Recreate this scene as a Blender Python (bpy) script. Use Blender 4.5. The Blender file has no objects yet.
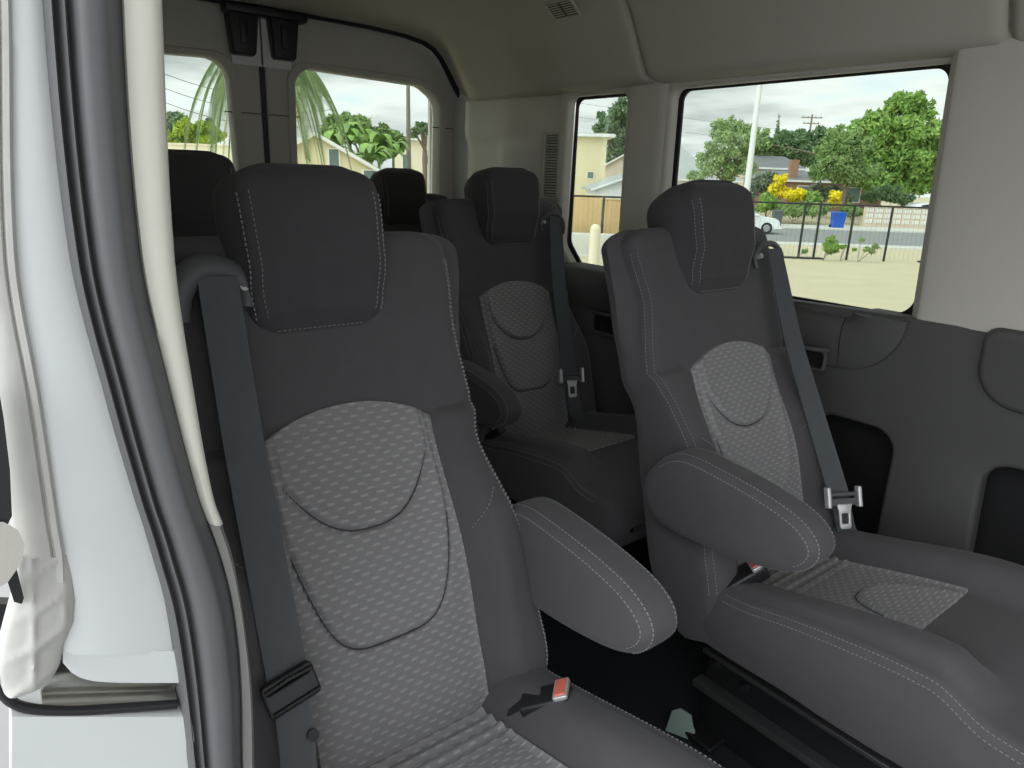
import bpy, bmesh, math, random
from mathutils import Vector, Matrix
random.seed(7)
C = bpy.context.scene.collection
rad = math.radians

# ------------------------------------------------------------------ camera frame (van axes: +X forward, +Y driver side, Z up, van floor z=0)
F_PX, CAM_Z, GROUND = 709.0, 1.15, -0.55
_d = Vector((-82, 2376, 709)).normalized()
_r = Vector((-578, -221, 709)); _r = (_r - _d * _r.dot(_d)).normalized()
AX_X, AX_Z = -_r, -_d
AX_Y = AX_Z.cross(AX_X)
if AX_Y.x < 0: AX_Y = -AX_Y                       # rows: image-right, image-down, forward
def world_dir(q): return Vector((AX_X.dot(q), AX_Y.dot(q), AX_Z.dot(q)))
def ray(u, v): return world_dir(Vector(((u - 512) / F_PX, (v - 384) / F_PX, 1.0)))
CAM = Vector((0, 0, CAM_Z))
FWD = world_dir(Vector((0, 0, 1))); FH = Vector((FWD.x, FWD.y, 0)).normalized(); RH = Vector((FH.y, -FH.x, 0))
def at_x(u, v, X): w = ray(u, v); return CAM + w * (X / w.x)
def at_y(u, v, Y): w = ray(u, v); return CAM + w * (Y / w.y)
def at_d(u, v, d): w = ray(u, v); return CAM + w * (d / w.dot(FH))     # a point d metres ahead
def GZ(d):
    """the lot falls gently from the van down to the street"""
    T = ((8, -.55), (25, -1.39), (38, -1.87), (50, -1.95), (54.9, -1.95), (55.4, -1.5))
    if d <= 8: return GROUND
    for (a, p), (b, q) in zip(T, T[1:]):
        if d <= b: return p + (q - p)*(d - a)/(b - a)
    return -1.5
def on_ground(u, d): p = at_d(u, 200, d); return Vector((p.x, p.y, GZ(d)))
FACE = math.atan2(RH.y, RH.x)                    # z rotation that lays local +X along the street

# ------------------------------------------------------------------ helpers
def link(name, me, mat=None, parent=None, smooth=None):
    o = bpy.data.objects.new(name, me); C.objects.link(o)
    if mat is not None:
        if not isinstance(mat, (list, tuple)): mat = [mat]
        for m in mat: me.materials.append(m)
    if parent is not None: o.parent = parent
    if smooth is not None:
        me.polygons.foreach_set('use_smooth', [True] * len(me.polygons))
        if smooth < 180: me.set_sharp_from_angle(angle=rad(smooth))
    return o
def mesh(verts, faces, uvs=None):
    me = bpy.data.meshes.new('mesh'); me.from_pydata([tuple(v) for v in verts], [], faces); me.update()
    if uvs:
        l = me.uv_layers.new(name='UVMap')
        for lp in me.loops: l.data[lp.index].uv = uvs[lp.vertex_index]
    return me
def fix_normals(me):
    bm = bmesh.new(); bm.from_mesh(me); bmesh.ops.recalc_face_normals(bm, faces=bm.faces); bm.to_mesh(me); bm.free(); return me
def grid_mesh(rows, uvs=None):
    n = len(rows[0]); V = [p for r in rows for p in r]; Fc = []
    for i in range(len(rows) - 1):
        for j in range(n - 1): Fc.append((i*n+j, i*n+j+1, (i+1)*n+j+1, (i+1)*n+j))
    return mesh(V, Fc, [q for r in uvs for q in r] if uvs else None)
def loft_mesh(rings, cap0=True, cap1=True):
    n = len(rings[0]); V = [p for r in rings for p in r]; Fc = []
    for i in range(len(rings) - 1):
        for j in range(n): k = (j + 1) % n; Fc.append((i*n+j, i*n+k, (i+1)*n+k, (i+1)*n+j))
    if cap0: Fc.append(tuple(range(n))[::-1])
    if cap1: Fc.append(tuple((len(rings)-1)*n + j for j in range(n)))
    return fix_normals(mesh(V, Fc))
def thing(name, label, cat, loc=(0, 0, 0), rz=0, group=None):
    o = bpy.data.objects.new(name, None); C.objects.link(o); o.location = loc; o.rotation_euler = (0, 0, rz); o.empty_display_size = .05
    return tag(o, label, cat, group)
def tag(o, label=None, cat=None, group=None, kind=None):
    if label: o['label'] = label
    if cat: o['category'] = cat
    if group: o['group'] = group
    if kind: o['kind'] = kind
    return o
def struct(o, label=None): return tag(o, label, None, None, 'structure')
class MB:
    """collects shapes into one bmesh"""
    def __init__(s): s.bm = bmesh.new()
    def box(s, c, d, rz=0, bev=0, ry=0, rx=0):
        M = Matrix.Translation(c) @ Matrix.Rotation(rz, 4, 'Z') @ Matrix.Rotation(ry, 4, 'Y') @ Matrix.Rotation(rx, 4, 'X') @ Matrix.Diagonal((d[0], d[1], d[2], 1))
        r = bmesh.ops.create_cube(s.bm, size=1, matrix=M)
        if bev:
            es = list({e for v in r['verts'] for e in v.link_edges})
            bmesh.ops.bevel(s.bm, geom=es, offset=bev, segments=3, profile=.5, affect='EDGES')
        return s
    def cyl(s, a, b, r1, r2=None, seg=16):
        a, b = Vector(a), Vector(b); d = b - a
        M = Matrix.Translation((a + b) / 2) @ d.to_track_quat('Z', 'Y').to_matrix().to_4x4()
        bmesh.ops.create_cone(s.bm, cap_ends=True, segments=seg, radius1=r1, radius2=r1 if r2 is None else r2, depth=d.length, matrix=M); return s
    def tube(s, pts, r, seg=8):
        pts = [Vector(p) for p in pts]; rings = []
        for i, p in enumerate(pts):
            t = (pts[min(i+1, len(pts)-1)] - pts[max(i-1, 0)]).normalized(); q = t.to_track_quat('Z', 'Y')
            rr = r[i] if isinstance(r, (list, tuple)) else r
            rings.append([s.bm.verts.new(p + q @ Vector((rr*math.cos(2*math.pi*k/seg), rr*math.sin(2*math.pi*k/seg), 0))) for k in range(seg)])
        for a, b in zip(rings, rings[1:]):
            for k in range(seg): s.bm.faces.new((a[k], a[(k+1) % seg], b[(k+1) % seg], b[k]))
        s.bm.faces.new(rings[0][::-1]); s.bm.faces.new(rings[-1]); return s
    def poly(s, pts): s.bm.faces.new([s.bm.verts.new(p) for p in pts]); return s
    def bm_mesh(s):
        bmesh.ops.recalc_face_normals(s.bm, faces=s.bm.faces); me = bpy.data.meshes.new('mesh'); s.bm.to_mesh(me); s.bm.free(); return me
    def build(s, name, mat, parent=None, smooth=35):
        bmesh.ops.recalc_face_normals(s.bm, faces=s.bm.faces)
        me = bpy.data.meshes.new(name); s.bm.to_mesh(me); s.bm.free()
        return link(name, me, mat, parent, smooth)
def rrect(x0, y0, x1, y1, r, n=8, slant=(0, 0)):
    """rounded rectangle outline; r may be four radii (from lower-left, counter-clockwise)"""
    if not isinstance(r, (list, tuple)): r = [r]*4
    P = []
    for (cx, cy, a0), q in zip(((x0, y0, 180), (x1, y0, 270), (x1, y1, 0), (x0, y1, 90)), r):
        ox = cx + (q if cx == x0 else -q); oy = cy + (q if cy == y0 else -q)
        for k in range(n + 1):
            a = rad(a0 + 90*k/n); P.append((ox + q*math.cos(a), oy + q*math.sin(a)))
    return P
def plate_mesh(outline, holes, depth, bevel, M, bres=3):
    """solid plate with holes: outlines in local XY, thickness along local Z (0..depth)"""
    cu = bpy.data.curves.new('plate', 'CURVE'); cu.dimensions = '2D'; cu.fill_mode = 'BOTH'
    for P in [outline] + list(holes):
        sp = cu.splines.new('POLY'); sp.points.add(len(P) - 1); sp.use_cyclic_u = True
        for q, p in zip(sp.points, P): q.co = (p[0], p[1], 0, 1)
    cu.extrude = max(depth/2 - bevel, 1e-4); cu.bevel_depth = bevel; cu.bevel_resolution = bres; cu.offset = -bevel
    o = bpy.data.objects.new('tmp', cu); C.objects.link(o)
    dg = bpy.context.evaluated_depsgraph_get(); dg.update()
    me = bpy.data.meshes.new_from_object(o.evaluated_get(dg)); bpy.data.objects.remove(o); bpy.data.curves.remove(cu)
    me.transform(M @ Matrix.Translation((0, 0, depth/2)))
    bm = bmesh.new(); bm.from_mesh(me); bmesh.ops.remove_doubles(bm, verts=bm.verts, dist=1e-5); bmesh.ops.recalc_face_normals(bm, faces=bm.faces); bm.to_mesh(me); bm.free()
    me.materials.clear(); return me
XZ = lambda y: Matrix(((1, 0, 0, 0), (0, 0, 1, y), (0, 1, 0, 0), (0, 0, 0, 1)))      # local x->X, y->Z, z->+Y
YZ = lambda x: Matrix(((0, 0, 1, x), (1, 0, 0, 0), (0, 1, 0, 0), (0, 0, 0, 1)))      # local x->Y, y->Z, z->+X
def sst(a, b, x):
    t = min(1, max(0, (x - a) / (b - a))); return t*t*(3 - 2*t)
def lerp(a, b, t): return a + (b - a)*t
def interp(tab, x):
    if x <= tab[0][0]: return tab[0][1]
    for (a, p), (b, q) in zip(tab, tab[1:]):
        if x <= b: t = (x - a)/(b - a); t = t*t*(3 - 2*t); return lerp(p, q, t)
    return tab[-1][1]
def spline(pts, n):
    """Catmull-Rom through points"""
    P = [Vector(p) for p in pts]; P = [2*P[0] - P[1]] + P + [2*P[-1] - P[-2]]; out = []
    for i in range(1, len(P) - 2):
        for k in range(n):
            t = k/n; a, b, c, d = P[i-1], P[i], P[i+1], P[i+2]
            out.append(.5*((2*b) + (c - a)*t + (2*a - 5*b + 4*c - d)*t*t + (3*b - a - 3*c + d)*t**3))
    return out + [P[-2]]
def closed_spline(pts, n):
    P = [Vector(p) for p in pts]; m = len(P); out = []
    for i in range(m):
        a, b, c, d = P[i-1], P[i], P[(i+1) % m], P[(i+2) % m]
        for k in range(n):
            t = k/n; out.append(.5*((2*b) + (c - a)*t + (2*a - 5*b + 4*c - d)*t*t + (3*b - a - 3*c + d)*t**3))
    return out

# ------------------------------------------------------------------ materials
def nodes(name):
    m = bpy.data.materials.new(name); m.use_nodes = True; nt = m.node_tree
    return m, nt, nt.nodes['Principled BSDF']
def N(nt, t, **k):
    n = nt.nodes.new(t)
    for a, b in k.items(): setattr(n, a, b)
    return n
def mat(name, col, rough=.6, metal=0, var=.12, scale=8, bump=0, bscale=200, spec=.5, coat=0, sheen=0):
    m, nt, b = nodes(name)
    b.inputs['Roughness'].default_value = rough; b.inputs['Metallic'].default_value = metal
    b.inputs['Specular IOR Level'].default_value = spec; b.inputs['Coat Weight'].default_value = coat
    if sheen: b.inputs['Sheen Weight'].default_value = sheen; b.inputs['Sheen Roughness'].default_value = .5
    tc = N(nt, 'ShaderNodeTexCoord')
    if var:
        no = N(nt, 'ShaderNodeTexNoise'); no.inputs['Scale'].default_value = scale; no.inputs['Detail'].default_value = 4
        mx = N(nt, 'ShaderNodeMix', data_type='RGBA')
        mx.inputs[6].default_value = (*[c*(1 - var) for c in col], 1); mx.inputs[7].default_value = (*[min(1, c*(1 + var)) for c in col], 1)
        nt.links.new(tc.outputs['Object'], no.inputs['Vector']); nt.links.new(no.outputs['Fac'], mx.inputs[0]); nt.links.new(mx.outputs[2], b.inputs['Base Color'])
    else: b.inputs['Base Color'].default_value = (*col, 1)
    if bump:
        n2 = N(nt, 'ShaderNodeTexNoise'); n2.inputs['Scale'].default_value = bscale; n2.inputs['Detail'].default_value = 3
        bp = N(nt, 'ShaderNodeBump'); bp.inputs['Strength'].default_value = bump; bp.inputs['Distance'].default_value = .002
        nt.links.new(tc.outputs['Object'], n2.inputs['Vector']); nt.links.new(n2.outputs['Fac'], bp.inputs['Height']); nt.links.new(bp.outputs['Normal'], b.inputs['Normal'])
    return m
def woven(name, ground, dash, pu=.0255, pv=.0088, du=.22, dv=.20):
    """jacquard seat cloth: short light bars staggered in rows (UV in metres)"""
    m, nt, b = nodes(name); b.inputs['Roughness'].default_value = .75; b.inputs['Sheen Weight'].default_value = .15; b.inputs['Specular IOR Level'].default_value = .3
    uv = N(nt, 'ShaderNodeUVMap'); uv.uv_map = 'UVMap'; sp = N(nt, 'ShaderNodeSeparateXYZ'); nt.links.new(uv.outputs[0], sp.inputs[0])
    def M(op, a, c=None):
        n = N(nt, 'ShaderNodeMath', operation=op)
        for i, q in enumerate((a, c)):
            if q is None: continue
            if isinstance(q, (int, float)): n.inputs[i].default_value = q
            else: nt.links.new(q, n.inputs[i])
        return n.outputs[0]
    v = M('DIVIDE', sp.outputs[1], pv); row = M('FLOOR', v); odd = M('MULTIPLY', M('MODULO', row, 2), .5)
    u = M('ADD', M('DIVIDE', sp.outputs[0], pu), odd)
    fu = M('ABSOLUTE', M('SUBTRACT', M('FRACT', u), .5)); fv = M('ABSOLUTE', M('SUBTRACT', M('FRACT', v), .5))
    def step(x, e, w): 
        n = N(nt, 'ShaderNodeMapRange'); n.inputs['From Min'].default_value = e - w; n.inputs['From Max'].default_value = e + w
        n.inputs['To Min'].default_value = 1; n.inputs['To Max'].default_value = 0; nt.links.new(x, n.inputs['Value']); return n.outputs[0]
    k = M('MULTIPLY', step(fu, du, .06), step(fv, dv, .12))
    no = N(nt, 'ShaderNodeTexNoise'); no.inputs['Scale'].default_value = 900; tc = N(nt, 'ShaderNodeTexCoord'); nt.links.new(uv.outputs[0], no.inputs['Vector'])
    k2 = M('MULTIPLY', k, M('ADD', M('MULTIPLY', no.outputs['Fac'], .6), .7))
    mx = N(nt, 'ShaderNodeMix', data_type='RGBA'); mx.inputs[6].default_value = (*ground, 1); mx.inputs[7].default_value = (*dash, 1)
    nt.links.new(k2, mx.inputs[0]); nt.links.new(mx.outputs[2], b.inputs['Base Color'])
    bp = N(nt, 'ShaderNodeBump'); bp.inputs['Strength'].default_value = .5; bp.inputs['Distance'].default_value = .002
    nt.links.new(M('ADD', k, M('MULTIPLY', no.outputs['Fac'], .3)), bp.inputs['Height']); nt.links.new(bp.outputs['Normal'], b.inputs['Normal'])
    return m
def glass_mat(name, tint):
    m = bpy.data.materials.new(name); m.use_nodes = True; nt = m.node_tree; nt.nodes.clear()
    o = N(nt, 'ShaderNodeOutputMaterial'); t = N(nt, 'ShaderNodeBsdfTransparent'); g = N(nt, 'ShaderNodeBsdfGlossy'); x = N(nt, 'ShaderNodeMixShader')
    t.inputs[0].default_value = (*tint, 1); g.inputs['Roughness'].default_value = .02; g.inputs[0].default_value = (1, 1, 1, 1)
    f = N(nt, 'ShaderNodeFresnel'); f.inputs[0].default_value = 1.3
    nt.links.new(f.outputs[0], x.inputs[0]); nt.links.new(t.outputs[0], x.inputs[1]); nt.links.new(g.outputs[0], x.inputs[2]); nt.links.new(x.outputs[0], o.inputs[0])
    return m
FABRIC = mat('charcoal_seat_cloth', (.090, .086, .092), .85, bump=.25, bscale=900, scale=30, var=.1, spec=.2, sheen=.12)
FABRIC_B = mat('charcoal_headrest_cloth', (.070, .066, .071), .9, bump=.2, bscale=1200, scale=40, var=.1, spec=.15, sheen=.1)
WEAVE = woven('grey_jacquard_cloth', (.235, .23, .235), (.35, .345, .35))
STITCH = mat('grey_thread', (.26, .255, .265), .8, var=0)
SEAM = mat('dark_seam_cord', (.07, .068, .073), .9, var=0)
WEB = mat('belt_webbing', (.082, .093, .104), .55, var=.1, scale=60, bump=.3, bscale=700, spec=.4)
BELT_PLASTIC = mat('belt_guide_plastic', (.10, .105, .112), .5, var=.05)
BLACK = mat('black_plastic', (.018, .018, .020), .4, var=.1)
BLACK_MET = mat('black_painted_steel', (.012, .012, .013), .45, var=.2, scale=20)
RAILM = mat('grey_seat_rail', (.11, .11, .11), .35, metal=.6, var=.2, scale=30)
RED = mat('red_release_button', (.85, .20, .14), .4, var=0)
CHROME = mat('bright_steel', (.78, .78, .76), .32, metal=.55, var=.03)
STEEL = mat('brushed_steel_rail', (.55, .54, .50), .3, metal=1, var=.3, scale=25)
CREAM = mat('greige_trim_plastic', (.58, .555, .50), .6, var=.03, scale=3, bump=.12, bscale=500, spec=.3)
LINER = mat('greige_headliner', (.52, .49, .43), .95, var=.04, scale=4, bump=.15, bscale=600, spec=.1)
DARK = mat('dark_grey_trim', (.086, .085, .083), .62, var=.06, scale=5, bump=.3, bscale=700, spec=.4)
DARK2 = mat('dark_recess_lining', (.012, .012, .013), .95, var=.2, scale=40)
FLOORM = mat('dark_floor_vinyl', (.016, .018, .022), .8, var=.25, scale=15, bump=.3, bscale=400)
WHITE = mat('white_body_paint', (.76, .785, .785), .3, var=.03, scale=6, coat=.3)
SEALER = mat('seam_sealer_cream', (.58, .57, .53), .7, var=.12, scale=25, bump=.35, bscale=60)
RUBBER = mat('black_door_rubber', (.135, .139, .146), .5, var=.1, scale=12, bump=.1, bscale=300, spec=.45)
GLASS = glass_mat('tinted_side_glass', (.86, .90, .86))
TAB = mat('grey_green_plastic', (.22, .30, .26), .5, var=.05)

# ------------------------------------------------------------------ seats
RHO = rad(22); SR, CR = math.sin(RHO), math.cos(RHO)
Z0 = .34                                            # height of the crease between back and cushion
S_TOP = .777
def P3(s, w, n):
    n += .026*sst(.45, .80, s)                      # the shoulder block leans forward of the lower back
    return Vector((-s*SR + n*CR, w, Z0 + s*CR + n*SR))
HW = [(-.06, .234), (.08, .248), (.25, .236), (.42, .222), (.49, .238), (.62, .226), (.72, .236), (.77, .240)]
FLARE = [(.38, .0), (.50, .008), (.62, .034), (.77, .036)]
def hw(s):
    h = interp(HW, s); rc = .042
    if s > S_TOP - rc: t = min(1, (s - (S_TOP - rc))/rc); h -= rc*(1 - math.sqrt(max(0, 1 - t*t)))
    return h
def fn(s, w):
    a = abs(w)
    n = -.25*w*w + interp([(-.06, .0), (.1, .014), (.26, .024), (.46, .004), (.52, .0), (.62, .0), (.76, -.012)], s)
    b = (.18*sst(.488, .475, s) + .82*sst(.485, .27, s))*lerp(1, .75, sst(.1, -.05, s))
    n += b*.05*sst(.125, .185, a)
    n -= .006*math.exp(-((s - .485)/.008)**2)*sst(.10, .15, a)          # cross seam under the shoulder block
    d = (s - .30) - (a - .16)*1.1                                        # slanted seam on the bolster
    n -= .003*math.exp(-(d/.005)**2)*sst(.14, .16, a)
    return n
def bk(s): return interp([(-.06, -.10), (.1, -.13), (.45, -.115), (.76, -.10)], s)
def back_ring(s, inset=0.0):
    h = hw(s); rf = .034; nb = bk(s); rb = .04; R = []; fl = interp(FLARE, s)
    k = 44; e = h - rf
    for i in range(k + 1): w = -e + 2*e*i/k; R.append((w, fn(s, w)))
    fe = fn(s, e)
    for i in range(1, 8): t = rad(90*i/7); R.append((e + rf*math.sin(t), fe - rf*(1 - math.cos(t))))
    for i in range(1, 4): R.append((h + fl*i/3, lerp(fe - rf, nb + rb, i/3)))
    h += fl
    for i in range(1, 6): t = rad(90*i/5); R.append((h - rb*(1 - math.cos(t)), nb + rb - rb*math.sin(t)))
    for i in range(1, 6): R.append((lerp(h - rb, -(h - rb), i/5), nb))
    L = [(-w, n) for (w, n) in R[k + 1:k + 1 + 7 + 3 + 5]][::-1]
    R += L[1:]
    if inset:
        fm = max(n for _, n in R); mid = (fm + nb)/2; half = (fm - nb)/2
        R = [(w*(h - inset)/h, mid + (n - mid)*max(0, half - inset)/half) for w, n in R]
    return R
def make_back_mesh():
    rings = []
    for i, (s, ins) in enumerate(((-.062, .05), (-.062, .02), (-.055, .006), (-.045, 0))): rings.append([P3(s, w, n) for w, n in back_ring(s, ins)])
    r = .035
    for i in range(96): s = -.04 + (S_TOP - r + .04)*i/95; rings.append([P3(s, w, n) for w, n in back_ring(s)])
    for i in range(1, 11): t = rad(90*i/10); s = S_TOP - r + r*math.sin(t); rings.append([P3(s, w, n) for w, n in back_ring(s - .002, r*(1 - math.cos(t)))])
    rings.append([P3(S_TOP, w, n) for w, n in back_ring(S_TOP - .002, .052)])
    return loft_mesh(rings)
IW = .138
def arc(w, c, d, half, p): return c + d*min(1.6, abs(w)/half)**p
ARCS = ((.338, .085, .112, 2.6), (.178, .15, .122, 4.5))
def insert_detail(s, w):
    g = 0
    for c, d, half, p in ARCS:
        if abs(w) > half*1.05: continue
        q = (s - arc(w, c, d, half, p))/math.sqrt(1 + (d*p/half*min(1, abs(w)/half)**(p - 1))**2)
        if abs(w) > half: continue
        if q > 0: g += .008*math.exp(-q/.035)*(1 - math.exp(-q/.004))*1.25
        g -= .006*math.exp(-(q/.0038)**2)
    return g
def make_insert_mesh():
    rows, uvs = [], []; nr, nc = 260, 80
    for i in range(nr + 1):
        row, uv = [], []
        for j in range(nc + 1):
            w = -IW + 2*IW*j/nc; top = .52 - .042*(abs(w)/IW)**2.2; s = -.02 + (top + .02)*i/nr
            e = 0 if 0 < i < nr and 0 < j < nc else -.010
            row.append(P3(s, w, fn(s, w) + .0045 + e + insert_detail(s, w))); uv.append((w + .5, s + .5))
        rows.append(row); uvs.append(uv)
    return grid_mesh(rows, uvs)
# headrest ---------------------------------------------------------
HS0, HS1 = .628, .854
def head_front(s): return interp([(.628, .002), (.66, .022), (.72, .044), (.80, .052), (.872, .040)], s)
def head_hw(s): return interp([(.62, .093), (.70, .100), (.80, .103), (.872, .106)], s)
def head_ring(s, inset=0):
    h = head_hw(s); nf = head_front(s); nb = interp([(.628, -.095), (.74, -.108), (.80, -.104), (.857, -.088)], s); rf, rb = .02, .04; R = []
    rc = .042
    if s > HS1 - rc: t = min(1, (s - HS1 + rc)/rc); h -= rc*(1 - math.sqrt(max(0, 1 - t*t)))
    if s < HS0 + .025: t = min(1, (HS0 + .025 - s)/.025); h -= .022*(1 - math.sqrt(max(0, 1 - t*t)))
    e = h - rf
    for i in range(21): w = -e + 2*e*i/20; R.append((w, nf - .5*w*w + .0))
    ne = R[-1][1]
    for i in range(1, 7): t = rad(90*i/6); R.append((e + rf*math.sin(t), ne - rf*(1 - math.cos(t))))
    side = []
    for i in range(1, 6):
        q = i/5; side.append((h + .012*math.sin(math.pi*q), lerp(ne - rf, nb + rb, q)))
    for i in range(1, 6): t = rad(90*i/5); side.append((h - rb*(1 - math.cos(t)), nb + rb - rb*math.sin(t)))
    R += side
    R += [(0, nb)]
    full = R[:-1] + [(0, nb)] + [(-w, n) for w, n in (R[21:-1])][::-1]
    if inset:
        mid = (nf + nb)/2; half = (nf - nb)/2
        inset = min(inset, .92*half + .3*max(0, inset - .05)) if inset < .1 else inset
        full = [(w*max(.02, h - inset*.2)/h, mid + (n - mid)*max(.05, half - inset)/half) for w, n in full]
    return full
def make_head_mesh():
    rings = []
    for i in range(56): s = HS0 + (HS1 - .034 - HS0)*i/55; rings.append([P3(s, w, n) for w, n in head_ring(s)])
    for i in range(1, 18): t = rad(90*i/17); s = HS1 - .034 + .034*math.sin(t); rings.append([P3(s, w, n) for w, n in head_ring(s - .001, .034*(1 - math.cos(t)))])
    rings.append([P3(HS1, w, n) for w, n in head_ring(HS1 - .001, .2)])
    return loft_mesh(rings)
# cushion ----------------------------------------------------------
CX0, CX1 = -.075, .585
def ctop(x, y):
    z = .352 + .085*sst(-.1, .42, x) - .012*sst(.40, .58, x)
    z += .050*sst(.105, .17, abs(y))*sst(.47, .38, x) - .12*y*y*sst(.3, .45, x)
    z -= .028*sst(.195, .24, abs(y))*sst(.47, .38, x)
    return z
def chw(x):
    h = interp([(-.08, .228), (.1, .238), (.35, .248), (.585, .246)], x); rc = .065
    if x > CX1 - rc: t = min(1, (x - CX1 + rc)/rc); h -= rc*(1 - math.sqrt(max(0, 1 - t*t)))
    return h
def cush_ring(x, drop=0, lift=0):
    h = chw(x); rf = .022; e = h - rf; zb = interp([(-.08, .265), (.2, .275), (.5, .285)], x) + lift; R = []
    for i in range(41): y = -e + 2*e*i/40; R.append((y, ctop(x, y) - drop))
    ze = R[-1][1]
    R2 = []
    for i in range(1, 8): t = rad(90*i/7); R2.append((e + rf*math.sin(t), ze - rf*(1 - math.cos(t))))
    z1 = ze - rf
    for i in range(1, 6): q = i/5; R2.append((h + .008*math.sin(math.pi*q)*(1 if x > 0 else 1), lerp(z1, zb + .02, q)))
    for i in range(1, 5): t = rad(90*i/4); R2.append((h - .02*(1 - math.cos(t)), zb + .02 - .02*math.sin(t)))
    R += R2; R += [(0, zb)] + [(-y, z) for y, z in R2][::-1]
    return R
def make_cush_mesh():
    rings = []
    for i in range(80):
        x = CX0 + (CX1 - .060 - CX0)*i/79; rings.append([Vector((x, y, z)) for y, z in cush_ring(x)])
    for i in range(1, 16):
        t = rad(90*i/15); x = CX1 - .060 + .060*math.sin(t); rings.append([Vector((x, y, z)) for y, z in cush_ring(x - .0005, .060*(1 - math.cos(t)), .05*(1 - math.cos(t)))])
    return loft_mesh(rings)
def CARC(y): return .165 + .10*min(1.5, abs(y)/.085)**3
def make_cush_insert():
    rows, uvs = [], []; nr, nc = 180, 60; W = .120
    for i in range(nr + 1):
        row, uv = [], []
        for j in range(nc + 1):
            y = -W + 2*W*j/nc; x = -.01 + .315*i/nr
            e = 0 if 0 < i < nr and 0 < j < nc else -.010
            g = .0035*math.sin(x*2*math.pi/.024)*sst(.11, .05, x) if x > 0 else 0
            q = (x - CARC(y))/math.sqrt(1 + (3.5*min(1, abs(y)/.085)**2)**2)
            if abs(y) < .09: 
                if q > 0: g += .010*math.exp(-q/.05)*(1 - math.exp(-q/.004))
                g -= .0045*math.exp(-(q/.0035)**2)
            row.append(Vector((x, y, ctop(x, y) + .005 + e + g))); uv.append((y + .5, x + .5))
        rows.append(row); uvs.append(uv)
    return fix_normals(grid_mesh(rows, uvs))
# armrest: side profile (x, z) seat local --------------------------
ARM = closed_spline([(p[0], p[1], 0) for p in [(-.138, .618), (-.154, .565), (-.108, .513), (0, .508), (.12, .524), (.182, .548), (.208, .585), (.194, .620), (.142, .646), (.03, .665), (-.075, .667)]], 8)
def arm_inset(d):
    n = len(ARM); out = []
    for i in range(n):
        t = (ARM[(i+1) % n] - ARM[i-1]).normalized(); nrm = Vector((-t.y, t.x, 0))
        out.append(ARM[i] + nrm*d)
    return out
_a = sum((ARM[i].x*ARM[(i+1) % len(ARM)].y - ARM[(i+1) % len(ARM)].x*ARM[i].y) for i in range(len(ARM)))
ARM_SGN = 1 if _a > 0 else -1
def make_arm_mesh(side):
    r, wd = .022, .074; rings = []
    y0 = .222
    ring = lambda d, y: [Vector((p.x, side*y, p.y + .012)) for p in arm_inset(ARM_SGN*d)]
    rings.append([Vector((lerp(p.x, .02, .55), side*y0, lerp(p.z, .60, .55))) for p in ring(r, y0)])
    for i in range(9): t = rad(90*i/8); rings.append(ring(r*(1 - math.sin(t)), y0 + r*(1 - math.cos(t))))
    for i in range(9): t = rad(90*i/8); rings.append(ring(r*(1 - math.cos(t)), y0 + wd - r*(1 - math.sin(t))))
    rings.append([Vector((lerp(p.x, .02, .55), side*(y0 + wd), lerp(p.z, .60, .55))) for p in ring(r, y0 + wd)])
    return loft_mesh(rings)
def dashes(lines, wid=.0013, ln=.0042, gap=.0030):
    """thread stitches: small raised bars along polylines given as (point, normal) lists"""
    V, Fc = [], []
    for line in lines:
        pts = [Vector(p) for p, _ in line]; nr = [Vector(n).normalized() for _, n in line]
        L = [0]
        for a, b in zip(pts, pts[1:]): L.append(L[-1] + (b - a).length)
        def get(t):
            for i in range(len(L) - 1):
                if t <= L[i+1]: q = (t - L[i])/max(1e-9, L[i+1] - L[i]); return pts[i].lerp(pts[i+1], q), nr[i].lerp(nr[i+1], q).normalized()
            return pts[-1], nr[-1]
        t = 0
        while t + ln < L[-1]:
            a, n = get(t); b, _ = get(t + ln); d = (b - a).normalized(); s = d.cross(n).normalized()*wid/2; u = n*.0011; k = len(V)
            for p in (a, b):
                V += [p - s - u*.5, p + s - u*.5, p + s*.7 + u, p - s*.7 + u]
            Fc += [(k, k+1, k+5, k+4), (k+1, k+2, k+6, k+5), (k+2, k+3, k+7, k+6), (k+3, k, k+4, k+7), (k, k+3, k+2, k+1), (k+4, k+5, k+6, k+7)]
            t += ln + gap
    return mesh(V, Fc)
def surf_line(fun, params):
    """points + normals on a 2-parameter surface"""
    out = []
    for a, b in params:
        p = fun(a, b); du = fun(a + .001, b) - p; dv = fun(a, b + .001) - p; n = du.cross(dv).normalized()
        out.append((p, n))
    return out
def bsurf(off=.0006):
    return lambda s, w: P3(s, w, fn(s, w) + off)
def orient(line, up): return [(p + (n if n.dot(up) > 0 else -n)*.0008, n if n.dot(up) > 0 else -n) for p, n in line]
NF = Vector((CR, 0, SR))
def back_edge(side, th, off=0):
    """point on the front corner rounding of the backrest at angle th (0 front .. 90 side)"""
    def f(s):
        h = hw(s); rf = .034; e = h - rf; t = rad(th); fe = fn(s, e)
        n = Vector((0, side*math.sin(t), 0)) + NF*math.cos(t)
        return (P3(s, side*(e + rf*math.sin(t)), fe - rf*(1 - math.cos(t))) + n*.0008, n)
    return f
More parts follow.
